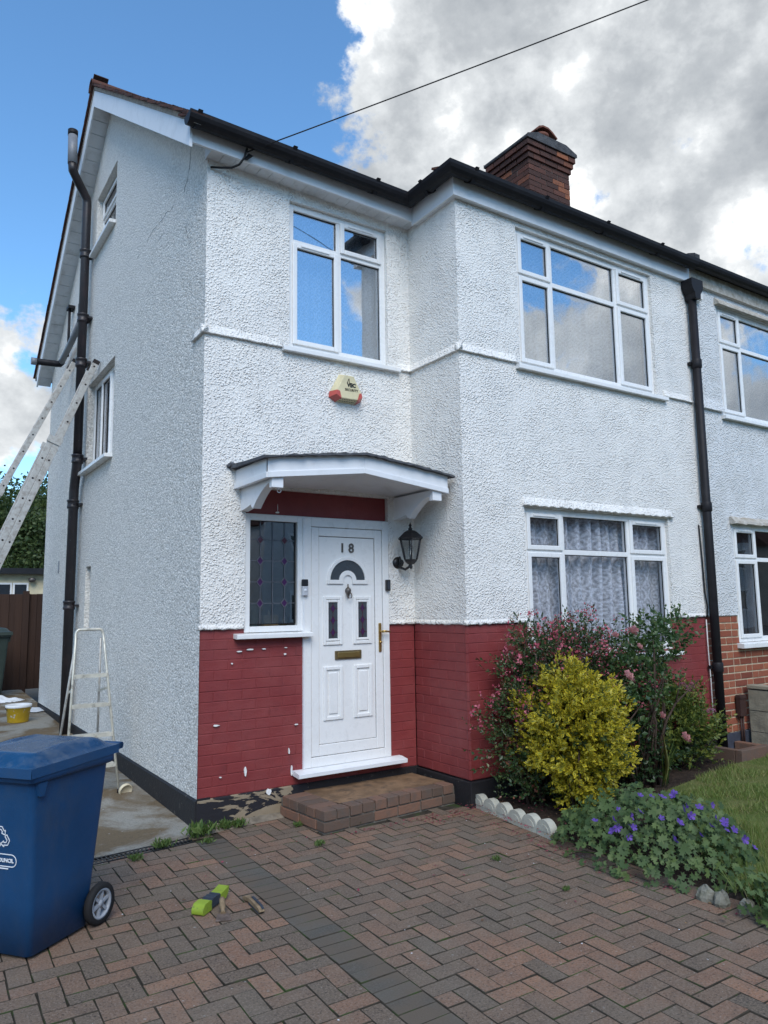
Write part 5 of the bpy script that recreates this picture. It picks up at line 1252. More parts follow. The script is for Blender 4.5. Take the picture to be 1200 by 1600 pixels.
    vb = thing('cable_box', 'brown rusty cable box on the orange brick next to block wall', 'box', (5.60, -D + .004, .34)); MB().box((-.05, -.06, .02), (.05, 0, .24)).build('case', 'brown_metal', vb, bevel=.008); MB().box((-.053, -.066, .20), (.053, 0, .225)).build('lid', 'brown_metal', vb, bevel=.004); MB().tube([(-.02, -.03, .02), (-.02, -.03, -.30)], .01, 6).build('conduit', 'brown_metal', vb); MB().tube([(.02, -.03, .02), (.02, -.03, -.30)], .01, 6).build('conduit', 'brown_metal', vb)
    # ornaments on the inner sill
    z = LWN[2] + .045
    o = MB().lathe([(.001, 0), (.035, .0), (.038, .02), (.056, .07), (.060, .11), (.045, .16), (.03, .185), (.026, .18)], (0, 0, 0), 18).build('vase', 'green_vase', None, (.475, .145, z)); tag(o, 'pale green vase behind the leaded window', 'vase')
    bx = thing('wooden_box', 'small wooden box on the sill behind leaded window', 'box', (.622, .14, z)); MB().box((-.062, -.03, 0), (.062, .03, .085)).build('body', 'wooden_box', bx, bevel=.003); MB().lathe([(.008, .0), (.012, .015), (.004, .03), (.001, .04)], (-.01, 0, .085), 8).build('knob', 'wooden_box', bx)
    o = MB().lathe([(.001, 0), (.03, 0), (.034, .03), (.03, .06), (.018, .07), (.001, .07)], (0, 0, 0), 12).build('ornament', 'aged_brass', None, (.74, .14, z)); tag(o, 'little olive pot at the right end of the leaded window sill', 'pot')
wall_things()

# ------------------------------------------------------------------ wheelie bins
def wheelie_bin(name, label, loc, rz, mat, s=1.0, logo=False):
    """local -y is the front, wheels at +y; local +x the side turned to the camera"""
    b = thing(name, label, 'wheelie bin', loc, rz); b.scale = (s, s, s)
    hw0, hw1, yf0, yf1, yb0, yb1, H = .185, .235, -.20, -.275, .175, .245, .845
    def rr(hw, a, c, r, z, n=5):
        pts = []
        for cx, cy, st in ((hw - r, a + r, -90), (hw - r, c - r, 0), (-hw + r, c - r, 90), (-hw + r, a + r, 180)):
            for k in range(n): an = R(st + 90 * k / (n - 1)); pts.append((cx + r * math.cos(an), cy + r * math.sin(an), z))
        return pts
    lv = [(0.0, .92, .012), (.02, 1.0, .03), (.30, 1.0, .03), (.6, 1.0, .03), (1.0, 1.0, .03)]
    rings = []
    for t, k, r in lv:
        hw = (hw0 + (hw1 - hw0) * t) * k; rings.append(rr(hw, (yf0 + (yf1 - yf0) * t) * k, (yb0 + (yb1 - yb0) * t), r, max(.012, H * t)))
    n = len(rings[0]); mb = MB(); mb.add([p for rg in rings for p in rg], [(i * n + k, i * n + (k + 1) % n, (i + 1) * n + (k + 1) % n, (i + 1) * n + k) for i in range(len(rings) - 1) for k in range(n)], True); mb.add(rings[0], [tuple(range(n - 1, -1, -1))])
    mb.build('body', mat, b)
    # rim
    m2 = MB(); e = .022
    r1 = [rr(hw1 + d, yf1 - d, yb1 + d, .035, z) for d, z in ((-.004, H - .065), (e * .55, H - .06), (e, H - .05), (e, H - .004), (e - .015, H))]
    m2.add([p for rg in r1 for p in rg], [(i * n + k, i * n + (k + 1) % n, (i + 1) * n + (k + 1) % n, (i + 1) * n + k) for i in range(len(r1) - 1) for k in range(n)], True); m2.build('rim', mat, b)
    for sx in (-1, 1): MB().prism([(yf1 + .02, H - .06), (yf1 + .075, H - .06), (yf1 + .06, H - .12), (yf1 + .035, H - .12)], lambda a, c, t: (sx * t, a, c), hw1 - .012, hw1 + .015).build('lug', mat, b)
    # lid: raised centre, side grips
    N = 36; V = []; x1 = hw1 + .024; ya, yb = yf1 - .035, yb1 + .03
    def sst(a, c, x): t = min(1, max(0, (x - a) / (c - a))); return t * t * (3 - 2 * t)
    for i in range(N + 1):
        for j in range(N + 1):
            u = -1 + 2 * i / N; v = j / N; x = x1 * u; y = ya + (yb - ya) * v
            au = abs(u)
            dome = .050 * sst(1.0, .74, au) * sst(0, .16, v) * sst(1.02, .80, v)
            z = H + .012 + dome + .012 * v
            g = math.exp(-((au - .80) / .085) ** 2 - ((v - .55) / .17) ** 2); z += .010 * math.exp(-((au - .64) / .09) ** 2 - ((v - .55) / .2) ** 2) * sst(0, .1, v) - .012 * g
            V.append((x, y, z))
    V = np.array(V); ix = np.arange((N + 1) ** 2).reshape(N + 1, N + 1); F = np.stack([ix[:-1, :-1], ix[1:, :-1], ix[1:, 1:], ix[:-1, 1:]], -1).reshape(-1, 4)
    lid = inst('lid', np_mesh('lid', V, F, mat + '_lid', smooth=True), b, (0, 0, 0))
    sk = MB(); per = [(-x1, ya), (x1, ya), (x1, yb), (-x1, yb)]
    for (p, q, dy) in ((per[0], per[1], 0), (per[1], per[2], 1), (per[3], per[0], 1)):
        za = H + .012 + .012 * (p[1] - ya) / (yb - ya); zb = H + .012 + .012 * (q[1] - ya) / (yb - ya)
        sk.add([(p[0], p[1], za), (q[0], q[1], zb), (q[0] * 1.012, q[1] + (-.004 if not dy else 0), zb - .042), (p[0] * 1.012, p[1] + (-.004 if not dy else 0), za - .042)], [(0, 1, 2, 3)])
    sk.build('lid_skirt', mat, lid)
    # hinge handle
    hb = MB(); hb.tube([(-hw1 - .015, yb + .035, H + .012), (hw1 + .015, yb + .035, H + .012)], .016, 10)
    for sx in (-1, -.35, .35, 1): hb.obox((sx * hw1, yb - .03, H + .006), (sx * hw1, yb + .045, H + .010), .03, .03)
    hb.build('handle', mat, b)
    # wheels
    for sx in (-1, 1):
        c = (sx * (hw0 + .030), yb0 + .045, .1); q = MB(); w = .022 * sx
        q.lathe([(.072, -.018), (.090, -.020), (.0995, -.010), (.0995, .010), (.090, .020), (.072, .018)], c, 28, 'x'); wh = q.build('wheel', 'tyre_rubber', b)
        h = MB(); h.lathe([(.001, -.012 * sx), (.018, -.012 * sx), (.018, .012 * sx), (.001, .014 * sx)], c, 14, 'x'); h.lathe([(.060, -.016), (.073, -.016), (.073, .016), (.060, .016), (.060, -.016)], c, 28, 'x')
        for k in range(6):
            a = PI * k / 3 + .3; h.obox((c[0] + .004 * sx, c[1] + .014 * math.cos(a), c[2] + .014 * math.sin(a)), (c[0] + .004 * sx, c[1] + .064 * math.cos(a), c[2] + .064 * math.sin(a)), .014, .012, (1, 0, 0))
        h.build('hub', 'wheel_grey', wh)
    MB().tube([(-hw0 - .03, yb0 + .045, .1), (hw0 + .03, yb0 + .045, .1)], .012, 8).build('axle', 'cast_black', b)
    MB().box((-hw0 * .8, yb0 - .03, .03), (hw0 * .8, yb0 + .05, .13)).build('axle_housing', mat, b, bevel=.01)
    if logo:
        # printed recycling sign and council plate on the front, which leans with the wall of the bin
        sl_ = math.atan2(yf0 - yf1, H); zc = .535; sx0 = .03
        yy = lambda z: yf0 + (yf1 - yf0) * z / H - .0022
        tri = MB()
        def stroke(p, q): tri.obox((p[0], yy(zc + p[1]), zc + p[1]), (q[0], yy(zc + q[1]), zc + q[1]), .0045, .001, (0, 1, 0))
        for k in range(3):
            a0 = R(120 * k); rot = lambda p: (p[0] * math.cos(a0) - p[1] * math.sin(a0), p[0] * math.sin(a0) + p[1] * math.cos(a0))
            arrow = [(-.042, .004), (-.022, .040), (.012, .040), (.028, .014), (.038, .020), (.034, -.010), (.006, .0), (.014, .006), (.004, .022), (-.012, .022), (-.024, -.004), (-.042, .004)]
            arrow = [(x_ * .72, z_ * .72 + .020) for x_, z_ in arrow]
            for p, q in zip(arrow[:-1], arrow[1:]): stroke(rot(p), rot(q))
        tri.v = [(x_ + .042, y_, z_) for x_, y_, z_ in tri.v]; o = tri.build('recycling_sign', 'print_white', b)
        pl = MB(); hw, hh, z0 = .098, .027, .435; pts = [(hw * s_ - s_ * hh + s_ * hh * math.cos(t), hh * math.sin(t)) for s_, r_ in ((1, (-90, 90)),) for t in [R(x) for x in range(-90, 91, 18)]] + [(-hw + hh - hh * math.cos(R(x)), hh * math.sin(R(x))) for x in range(90, -91, -18)]
        for i in range(len(pts)):
            p, q = pts[i], pts[(i + 1) % len(pts)]; pl.obox((p[0], yy(z0 + p[1]), z0 + p[1]), (q[0], yy(z0 + q[1]), z0 + q[1]), .004, .001, (0, 1, 0))
        pl.obox((-.05, yy(.398), .398), (.05, yy(.398), .398), .005, .001, (0, 1, 0)); pl.v = [(x_ + sx0, y_, z_) for x_, y_, z_ in pl.v]; pl.build('council_plate', 'print_white', b)
        inst('lettering', text_mesh('COUNCIL', .0235, 'print_white', .0008, .0009, align='RIGHT'), b, (.113, yy(.427) - .001, .427), (R(90) + sl_, 0, 0))
    return b
rz = math.atan2(-.79, .61)          # side normal
wheelie_bin('recycling_bin', 'blue wheelie bin with white recycling sign, cut by the left edge', (-1.283 + .79 * .20 - .61 * .185, -1.473 + .61 * .20 + .79 * .185, 0), rz, 'bin_blue', 1.0, True)
g = gp(8, 1075, .19)
wheelie_bin('garden_bin', 'dark green wheelie bin standing by the brown fence', (-.62, 8.35, path_z(8.35)), R(8), 'bin_green', 1.22)

# ------------------------------------------------------------------ ladders, bucket, tools
def ladder(label, top, foot, zmid, width=.34):
    """extension ladder; top and foot (x, z) of the near stile at y0"""
    (xt, y0, zt), (xf, zf) = top, foot
    L = thing('extension_ladder', label, 'ladder', (xf, y0, zf), group='aluminium extension ladders leaning on the gable')
    P0 = Vector((0, 0, 0)); P1 = Vector((xt - xf, 0, zt - zf)); d = P1.normalized(); nrm = Vector((-d.z, 0, d.x)); ln = P1.length
    tm = (zmid - zf) / (zt - zf)
    def section(a, b, off, w, nm):
        sec = None
        for k, y in enumerate((0, w)):
            q0, q1 = d * a + nrm * off + Vector((0, y, 0)), d * b + nrm * off + Vector((0, y, 0))
            MB().obox(q0, q1, .026, .068, tuple(nrm)).build('stile', 'aluminium_worn', L, bevel=.003)
        s = a + .12
        while s < b - .05:
            c = d * s + nrm * off; MB().tube([c + Vector((0, .012, 0)), c + Vector((0, w - .012, 0))], .014, 8).build('rung', 'aluminium_worn', L)
            MB().lathe([(.001, -.0155), (.011, -.0155), (.012, -.012)], c, 8, 'y').build('rung_end', 'dark_rubber', L); s += .25
    section(0, ln * tm, .072, width + .06, 'base'); section(ln * (tm - .34), ln, 0.0, width, 'fly')
    for y in (-.02, width + .08): MB().obox(d * (ln * tm - .03) + nrm * .036 + Vector((0, y, 0)), d * (ln * tm + .05) + nrm * .036 + Vector((0, y, 0)), .012, .16, tuple(nrm)).build('guide_hook', 'aluminium_worn', L, bevel=.003)
    for y in (0, width + .06): MB().obox(d * -.03 + nrm * .072 + Vector((0, y, 0)), d * .04 + nrm * .072 + Vector((0, y, 0)), .04, .09, tuple(nrm)).build('foot', 'dark_rubber', L, bevel=.004)
    for y in (0, width): MB().obox(d * (ln - .03) + Vector((0, y, 0)), d * (ln + .02) + Vector((0, y, 0)), .034, .075, tuple(nrm)).build('end_cap', 'dark_rubber', L, bevel=.004)
ladder('longer aluminium extension ladder, the right one, leaning beside the gable window', (-.045, 3.58, 4.47), (-1.72, path_z(3.6)), 3.45)
ladder('aluminium extension ladder further back, the left one, reaching the soil pipe', (-.045, 4.88, 4.86), (-2.16, path_z(4.9)), 3.02)

def step_ladder():
    L = thing('step_ladder', 'small folding metal stepladder standing at the gable wall behind blue bin', 'stepladder', (-.425, 1.60, path_z(1.5))); L.scale = (.88, 1, 1)
    zt = 1.36; f = lambda s, t: (s * (.245 + (.125 - .245) * t), -.28 + .30 * t, zt * t)
    pts = [f(-1, 0), f(-1, .5), f(-1, .95)]; 
    hoop = [f(-1, 0), f(-1, .93)] + [(-.125 + .035 * (1 - math.cos(a)) - .006, .02, zt * .955 + .055 * math.sin(a)) for a in np.linspace(.2, PI / 2, 5)]
    full = hoop + [(-x, y, z) for x, y, z in reversed(hoop)]
    MB().tube(full, .0125, 8).build('front_frame', 'step_ladder_metal', L)
    for s in (-1, 1): MB().tube([(s * .21, .42, 0), (s * .115, .05, 1.28)], .012, 8).build('rear_leg', 'aluminium_worn', L)
    MB().tube([(-.195, .36, .2), (.195, .36, .2)], .010, 6).build('rear_brace', 'aluminium_worn', L)
    for k, t in enumerate((.17, .35, .53, .71)):
        a, b = f(-1, t), f(1, t); MB().box((a[0] + .01, a[1] - .02, a[2] - .012), (b[0] - .01, a[1] + .075, a[2] + .006)).build('tread', 'step_ladder_metal', L, bevel=.003)
        MB().box((a[0] + .005, a[1] - .024, a[2] - .022), (b[0] - .005, a[1] - .0205, a[2] + .010)).build('tread_lip', 'step_ladder_metal', L)
    for s in (-1, 1): MB().obox((s * .165, -.07, .85), (s * .14, .20, .80), .004, .02).build('stay', 'step_ladder_metal', L)
    for s in (-1, 1): MB().tube([f(s, -.0), (f(s, 0)[0], f(s, 0)[1], .03)], .018, 8).build('rubber_foot', 'dark_rubber', L)
step_ladder()

def yard_things():
    z = path_z(5.6)
    b = thing('paint_bucket', 'yellow paint bucket with white rim on the side path', 'bucket', (-.44, 5.6, z)); b.scale = (.9, .9, .85)
    MB().lathe([(.001, .0), (.135, 0), (.14, .01), (.165, .235), (.172, .24), (.172, .26), (.16, .26), (.15, .20)], (0, 0, 0), 24).build('pail', 'yellow_plastic', b)
    MB().lathe([(.174, .225), (.178, .235), (.176, .262), (.158, .265), (.150, .245), (.001, .235)], (0, 0, 0), 24).build('rim', 'paint_white', b)
    MB().tube([(.176 * math.cos(a), .176 * math.sin(a) * .35 - .15 * math.sin(a), .235 - .10 * math.sin(a)) for a in np.linspace(0, PI, 14)], .004, 6).build('wire_handle', 'wire_black', b)
    o = MB().prism([(.10 * math.cos(a), .22 * math.sin(a)) for a in np.linspace(0, 2 * PI, 9)[:-1]], lambda a, c, t: (c, a * 3 * (1 - abs(c)), t), 0.0, .004).build('dust_sheet', 'paint_white', None, (-.12, 6.55, path_z(6.55) + .006)); tag(o, 'flat white scrap of dust sheet on the path past the bucket', 'dust sheet')
    n = 26; V = []
    for i in range(n):
        for j in range(n):
            x, y = (i / (n - 1) - .5) * .75, (j / (n - 1) - .5) * .45; r = math.hypot(x / .37, y / .22); V.append((x, y, max(0, (1 - r ** 2)) * (.05 + .05 * math.sin(x * 21 + y * 13) * math.sin(y * 24)) + .004 * (r < 1)))
    ix = np.arange(n * n).reshape(n, n); F = np.stack([ix[:-1, :-1], ix[1:, :-1], ix[1:, 1:], ix[:-1, 1:]], -1).reshape(-1, 4)
    cen = np.array(V)[F].mean(1); F = F[np.hypot(cen[:, 0] / .37, cen[:, 1] / .22) < 1]
    o = bpy.data.objects.new('crumpled_sheet', np_mesh('crumpled_sheet', np.array(V), F, 'paint_white', smooth=True)); COL.objects.link(o); o.location = (-.45, 7.75, path_z(7.75) + .002); tag(o, 'crumpled white sheet lying by the foot of the fence', 'dust sheet')
    p = gp(195, 1247, .0)
    cp = MB().lathe([(.001, .012), (.040, .012), (.046, .016), (.050, .028), (.056, .028), (.056, .0), (.052, -.006), (.001, -.006)], (0, 0, 0), 22, 'y'); o = cp.build('plastic_cap', 'white_plastic_cap', None, (p[0] + .01, p[1] + .05, .058)); o.rotation_euler = (R(-18), 0, PI + R(14)); tag(o, 'round beige plastic cap leaning by the stepladder foot', 'cap')
    # lime brush
    a, c = gp(308, 1432, 0), gp(350, 1402, 0); ang = math.atan2(c[1] - a[1], c[0] - a[0]); ln = math.hypot(c[0] - a[0], c[1] - a[1])
    t = thing('hand_brush', 'lime green and dark grey hand tool lying on the block paving', 'hand tool', (a[0], a[1], 0.001), ang)
    MB().prism([(0, 0.002), (.0, .03), (.02, .052), (.07, .056), (.085, .05), (.085, .004)], lambda q, w, s: (q, s, w), -.034, .034).build('nose', 'lime_plastic', t, bevel=.010, seg=3)
    MB().prism([(.085, .008), (.085, .048), (.12, .054), (ln - .085, .050), (ln - .085, .010)], lambda q, w, s: (q, s, w), -.030, .030).build('grip', 'dark_grip', t, bevel=.008, seg=3)
    for k in range(3): MB().box((.10 + k * .03, -.031, .048), (.112 + k * .03, .031, .056)).build('grip_rib', 'dark_grip', t, bevel=.003)
    MB().prism([(ln - .085, .008), (ln - .085, .050), (ln - .04, .056), (ln, .066), (ln - .01, .030), (ln - .03, .012)], lambda q, w, s: (q, s, w), -.032, .032).build('tail', 'lime_plastic', t, bevel=.008, seg=3)
    # paint scraper against it
    p = gp(352, 1440, 0); s = thing('paint_scraper', 'small worn scraper leaning on the lime green hand tool', 'scraper', (p[0] - .005, p[1] + .01, 0.002), R(72))
    MB().add([(-.005, -.04, 0), (-.005, .04, 0), (.055, .028, .012), (.055, -.028, .012)] + [(-.005, -.04, .002), (-.005, .04, .002), (.055, .028, .015), (.055, -.028, .015)], [(0, 1, 2, 3), (7, 6, 5, 4), (0, 4, 5, 1), (1, 5, 6, 2), (2, 6, 7, 3), (3, 7, 4, 0)]).build('blade', 'rusty_steel', s)
    MB().tube([(.052, 0, .014), (.075, 0, .022), (.10, 0, .030), (.155, 0, .048), (.165, 0, .051)], [.014, .010, .016, .015, .008], 8).build('handle', 'worn_wood', s)
    # second brush
    a, c = gp(382, 1404, 0), gp(410, 1430, 0); ang = math.atan2(c[1] - a[1], c[0] - a[0]); ln = math.hypot(c[0] - a[0], c[1] - a[1])
    t = thing('wire_brush', 'worn dark wire brush lying right of the lime green tool', 'brush', (a[0], a[1], 0.001), ang)
    MB().prism([(0, .012), (.03, .024), (.10, .034), (ln - .04, .030), (ln, .016), (ln - .01, .008), (.10, .016), (.02, .003)], lambda q, w, s_: (q, s_, w), -.014, .014).build('handle', 'worn_wood', t, bevel=.005)
    MB().prism([(.09, .0), (.09, .016), (ln - .01, .012), (ln - .02, .0)], lambda q, w, s_: (q, s_, w), -.012, .012).build('bristles', 'dark_grip', t, bevel=.002)
    MB().prism([(.085, .034), (.10, .040), (ln - .04, .036), (ln - .01, .024), (ln - .04, .0305), (.10, .0345)], lambda q, w, s_: (q, s_, w), .002, .015).build('grip_strip', 'dark_grip', t)
    # linear drain
    a, c = gp(142, 1348, 0), gp(300, 1313, 0); ln = math.hypot(c[0] - a[0], c[1] - a[1]) + .9; ang = math.atan2(c[1] - a[1], c[0] - a[0])
    d = thing('drain_channel', 'black slotted drain channel across the side path at driveway edge', 'drain', (c[0] - math.cos(ang) * ln, c[1] - math.sin(ang) * ln, .002), ang)
    MB().box((0, -.055, -.03), (ln, .055, -.012)).build('channel', 'cast_black', d)
    MB().box((0, -.060, -.03), (ln, -.048, .004)).build('rail', 'cast_black', d); MB().box((0, .048, -.03), (ln, .060, .004)).build('rail', 'cast_black', d); MB().box((0, -.006, -.011), (ln, .006, .003)).build('rail', 'cast_black', d)
    x = .01; me = MB().box((0, -.0475, -.011), (.009, .0475, .0022)).mesh('slat', 'cast_black')
    while x < ln - .02: inst('slat', me, d, (x, 0, 0)); x += .026
    # scalloped edging
    A, B = np.array([1.975, -.66]), np.array([1.862, -1.615]); n = 6; w = np.linalg.norm(B - A) / n; ang = math.atan2(B[1] - A[1], B[0] - A[0])
    words = ['first', 'second', 'third', 'fourth', 'fifth', 'last']
    def edging(loc, rz, lab, h=.105):
        e = thing('edging_stone', lab, 'edging', loc, rz, 'scalloped concrete edging along the flower bed')
        k = 14; arc = [(w * .5 + w * .485 * math.cos(PI * i / k), .035 + (h - .035) * math.sin(PI * i / k)) for i in range(k + 1)]
        poly = [(w * .985, -.05)] + arc + [(w * .015, -.05)]
        MB().prism(poly, lambda p_, q_, t_: (p_, t_, q_), 0, .058).build('block', 'edging_concrete', e, bevel=.006)
        inner = [(w * .5 + w * .33 * math.cos(PI * i / k), .030 + (h - .06) * math.sin(PI * i / k)) for i in range(k + 1)]
        MB().prism(inner, lambda p_, q_, t_: (p_, t_, q_), -.004, .01).build('shell_relief', 'edging_concrete', e, bevel=.003)
    for k in range(n):
        p = A + (B - A) * k / n; edging((p[0] + random.gauss(0, .004), p[1], random.uniform(-.006, .006)), ang + random.gauss(0, .03), '%s upright scalloped edging stone counted from the doorstep along the flower bed' % words[k])
    edging((1.975, -.635, .01), ang + R(150), 'edging stone turned towards the wall at the bay corner', .10)
    # broken stones at the lawn's edge
    for k, (px, py, s) in enumerate([(1098, 1402, .045), (1122, 1410, .042), (1163, 1422, .036)]):
        p = gp(px, py, 0.02); V = []; m = MB()
        prof = [(.02, -.03), (s * .9, -.02), (s, .02), (s * .8, .05), (s * .35, .066), (.001, .068)]
        m.lathe(prof, (0, 0, 0), 9, smooth=False); m.v = [(x_ * random.uniform(.8, 1.2) * 1.25, y_ * random.uniform(.75, 1.15), z_ * random.uniform(.85, 1.15)) for x_, y_, z_ in m.v]
        o = m.build('edging_rubble', 'rubble_stone', None, (p[0] + .03, p[1], 0.0), rz=random.uniform(0, 3), bevel=.006); tag(o, ['broken pale edging stone nearest the purple geranium', 'middle broken edging stone in the grass', 'broken edging stone furthest right at the lawn edge'][k], 'stone', 'broken edging stones at the lawn edge')
    # block wall on the boundary
    bw = thing('block_wall', 'low concrete block garden wall at the right edge', 'wall', (5.72, -.74, 0)); H = .66
    MB().box((.004, -3.0, -.05), (.10, 0, H - .03)).build('core', 'step_mortar', bw)
    me = MB().box((0, 0, 0), (.108, .432, .205)); me = me.mesh('block', 'block_concrete'); mh = MB().box((0, 0, 0), (.108, .212, .205)).mesh('block', 'block_concrete')
    for k in range(3):
        y = -.008
        if k % 2: inst('block', mh, bw, (0, y - .212, -.01 + k * .215)); y -= .222
        while y > -2.9: inst('block', me, bw, (random.uniform(-.002, .002), y - .432, -.01 + k * .215)); y -= .442
    MB().box((-.012, -3.0, H - .022), (.122, .003, H + .018)).build('coping', 'block_concrete', bw, bevel=.008)
    # brick surround of the gully
    gu = thing('gully_surround', 'little red brick surround of the gully at the downpipe foot', 'gully', (5.02, -1.06, 0))
    for a, b in (((0, 0, -.03), (.50, .075, .125)), ((.425, .078, -.03), (.50, .34, .122)), ((0, .078, -.03), (.075, .34, .122))): MB().box(a, b).build('kerb_brick', 'step_brick', gu, bevel=.006)
    MB().box((.07, .07, -.03), (.43, .33, .02)).build('gully_floor', 'cast_black', gu)
yard_things()

# ------------------------------------------------------------------ behind the side path
def background():
    y = 9.2; f = thing('timber_fence', 'dark brown timber fence closing off the side path', 'fence', (-3.0, y, path_z(y))); x = 0.0; k = 0
    top = gp(30, 928, y, 1)[2] - path_z(y)
    while x < 3.6:
        me = MB().box((0, 0, 0), (.118, .016, top + random.uniform(-.006, .008))); me.build('fence_board', 'fence_wood', f, (x, (k % 2) * .012, 0.0), bevel=.002); x += .112; k += 1
    for z in (.25, top - .25): MB().box((0, .030, z), (3.6, .07, z + .08)).build('rail', 'fence_wood', f)
    MB().box((3.02, -.06, -.1), (3.12, -.002, top + .05)).build('post', 'fence_wood', f)
    y = 15.5; zt = gp(30, 897, y, 1)[2]
    ob = thing('outbuilding', 'cream painted garden building behind the fence', 'building', (-6, y, 0)); 
    MB().box((0, 0, 0), (9.5, 3, zt)).build('wall', 'cream_paint', ob); MB().box((-.2, -.25, zt), (9.7, 3.2, zt + .14)).build('roof', 'cast_black', ob)
    for px in (6, 32):
        p = gp(px, 920, y - .01, 1)[0] + 6
        for w_, m_, e in ((.36, 'white_upvc', .0), (.27, 'dark_window', .012)): MB().box((p - w_ / 2, -.03 - e, .7), (p + w_ / 2, .0, zt - .22 - (.36 - w_) / 2)).build('window' if e == 0 else 'pane', m_, ob)
    p = gp(50, 903, y - .1, 1); MB().lathe([(.001, 0), (.07, .02), (.09, .09), (.06, .12)], (p[0] + 6, -.12, p[2] - .12), 10).build('security_light', 'pewter', ob)
    # trees
    for k, (px, py, Y, rx, rz_) in enumerate([(8, 850, 25, 2.6, 2.2), (52, 838, 29, 2.6, 2.9), (105, 862, 27, 2.5, 2.2), (-60, 842, 27, 3.2, 2.8)]):
        c = gp(px, py, Y, 1); zc = max(2.3, c[2])
        t = thing('garden_tree', ['leafy tree at the left edge above the cream outbuilding', 'taller leafy tree next to the house corner', 'leafy tree hidden mostly behind the house', 'leafy tree just outside the left edge'][k], 'tree', (c[0], Y, 0), 0, 'trees behind the outbuilding')
        MB().tube([(0, 0, 0), (.1, 0, zc * .5), (0, .1, zc + .6)], [.2, .15, .06], 8).build('trunk', 'bark', t)
        n = 130; u = rng.normal(size=(n, 3)); u /= np.linalg.norm(u, axis=1, keepdims=True); cl = u * rng.uniform(.45, 1.02, (n, 1)) * np.array([rx, rx * .8, rz_]) + np.array([0, 0, zc])
        q = np.repeat(cl, 90, 0) + rng.normal(size=(n * 90, 3)) * .26; q = q[q[:, 2] > .3]
        V, F, A = leaves(q, rng.normal(size=q.shape) + np.array([0, 0, .3]), rng.uniform(.10, .20, len(q)), .6)
        inst('crown', np_mesh('crown', V, F, 'tree_leaf', A), t, (0, 0, 0))
    # the houses across the street, seen as reflections in the panes
    for k, (x, w) in enumerate([(-23, 9), (-12, 8.5), (-1, 8.5), (10, 9), (21.5, 8.5), (32.5, 9), (44, 9)]):
        t = thing('opposite_house', '%s house from the left across the street, mirrored in window panes' % ['first', 'second', 'third', 'fourth', 'fifth', 'sixth', 'seventh'][k], 'house', (x, -21, 0), group='houses across the street')
        MB().box((0, -7, 0), (w, 0, 5.0)).build('wall', ['weathered_stone', 'neighbour_render'][k % 2], t)
        MB().prism([(-.3, 4.95), (-7.0 / 2, 7.7), (-6.7, 4.95)], lambda a, b, s: (s, a + .0, b), -.2, w + .2).build('roof', 'roof_tile_clay', t)
        MB().box((w * .5 - .4, -3.8, 7.0), (w * .5 + .4, -3.2, 8.5)).build('chimney', 'chimney_brick', t)
        for wx in (1.0, w - 3.0):
            for wz in (1.0, 3.4):
                MB().box((wx, 0.0, wz), (wx + 2.0, .05, wz + 1.25)).build('window', 'white_upvc', t); MB().box((wx + .1, .01, wz + .1), (wx + 1.9, .06, wz + 1.15)).build('pane', 'dark_window', t)
    o = MB().add([(-80, -19, -.03), (80, -19, -.03), (80, -13, -.03), (-80, -13, -.03)], [(0, 1, 2, 3)]).build('road', 'far_ground'); tag(o, kind='structure')
background()

# ------------------------------------------------------------------ planting
def shoots(n, center, rad, zlo, m, leaf_len, shoot_len, lump=.16, up=.35, fill=.55, spread=.9, width=.55, seed=1, surf=(.72, 1.03)):
    """leafy shoots spread through a lumpy ellipsoid; returns leaf arrays and tips"""
    u = rng.normal(size=(n, 3)); u /= np.linalg.norm(u, axis=1, keepdims=True)
    ph = np.array([seed, seed * 1.7, seed * 2.3])
    lumps = 1 + lump * (np.sin(u[:, 0] * 5 + ph[0]) + np.sin(u[:, 1] * 6 + ph[1]) + np.sin(u[:, 2] * 7 + ph[2])) * .6
    r = rng.uniform(*surf, n); k = int(n * (1 - fill)); r[:k] = rng.uniform(.35, .8, k)
    P = u * (r * lumps)[:, None] * np.array(rad) + np.array(center)
    keep = P[:, 2] > zlo; P = P[keep]; u = u[keep]
    d = u * np.array([1, 1, .6]) + np.array([0, 0, up]) + rng.normal(size=u.shape) * .25; d /= np.linalg.norm(d, axis=1, keepdims=True)
    n = len(P); t = np.tile(np.linspace(0, 1, m), n)
    B = np.repeat(P, m, 0); Dd = np.repeat(d, m, 0); sl_ = np.repeat(rng.uniform(.6, 1.3, n) * shoot_len, m)
    base = B + Dd * (t * sl_)[:, None]
    side = rng.normal(size=base.shape); side -= Dd * (side * Dd).sum(1, keepdims=True); side /= np.linalg.norm(side, axis=1, keepdims=True)
    dirs = Dd * (.35 + .6 * t)[:, None] + side * spread * (1.1 - .6 * t)[:, None]
    size = leaf_len * rng.uniform(.55, 1.3, len(base)) * np.repeat(rng.uniform(.7, 1.25, n), m) * (1.1 - .35 * t)
    return leaves(base, dirs, size, width), P + d * shoot_len, d
def stems(parent, base, tips, r, mat='bark', n=8):
    mb = MB()
    for k in range(n):
        t = tips[rng.integers(len(tips))]; b = Vector(base) + Vector((random.gauss(0, .04), random.gauss(0, .03), 0)); e = Vector(t); mid = b.lerp(e, .5) + Vector((random.gauss(0, .05), random.gauss(0, .05), .06))
        mb.tube([b, mid, b.lerp(e, .95)], [r, r * .7, r * .3], 6)
    return mb.build('stem', mat, parent)
def foliage(name, parts, mat, parent):
    V, F, A = join(parts); return inst(name, np_mesh(name, V, F, mat, A), parent, (0, 0, 0))
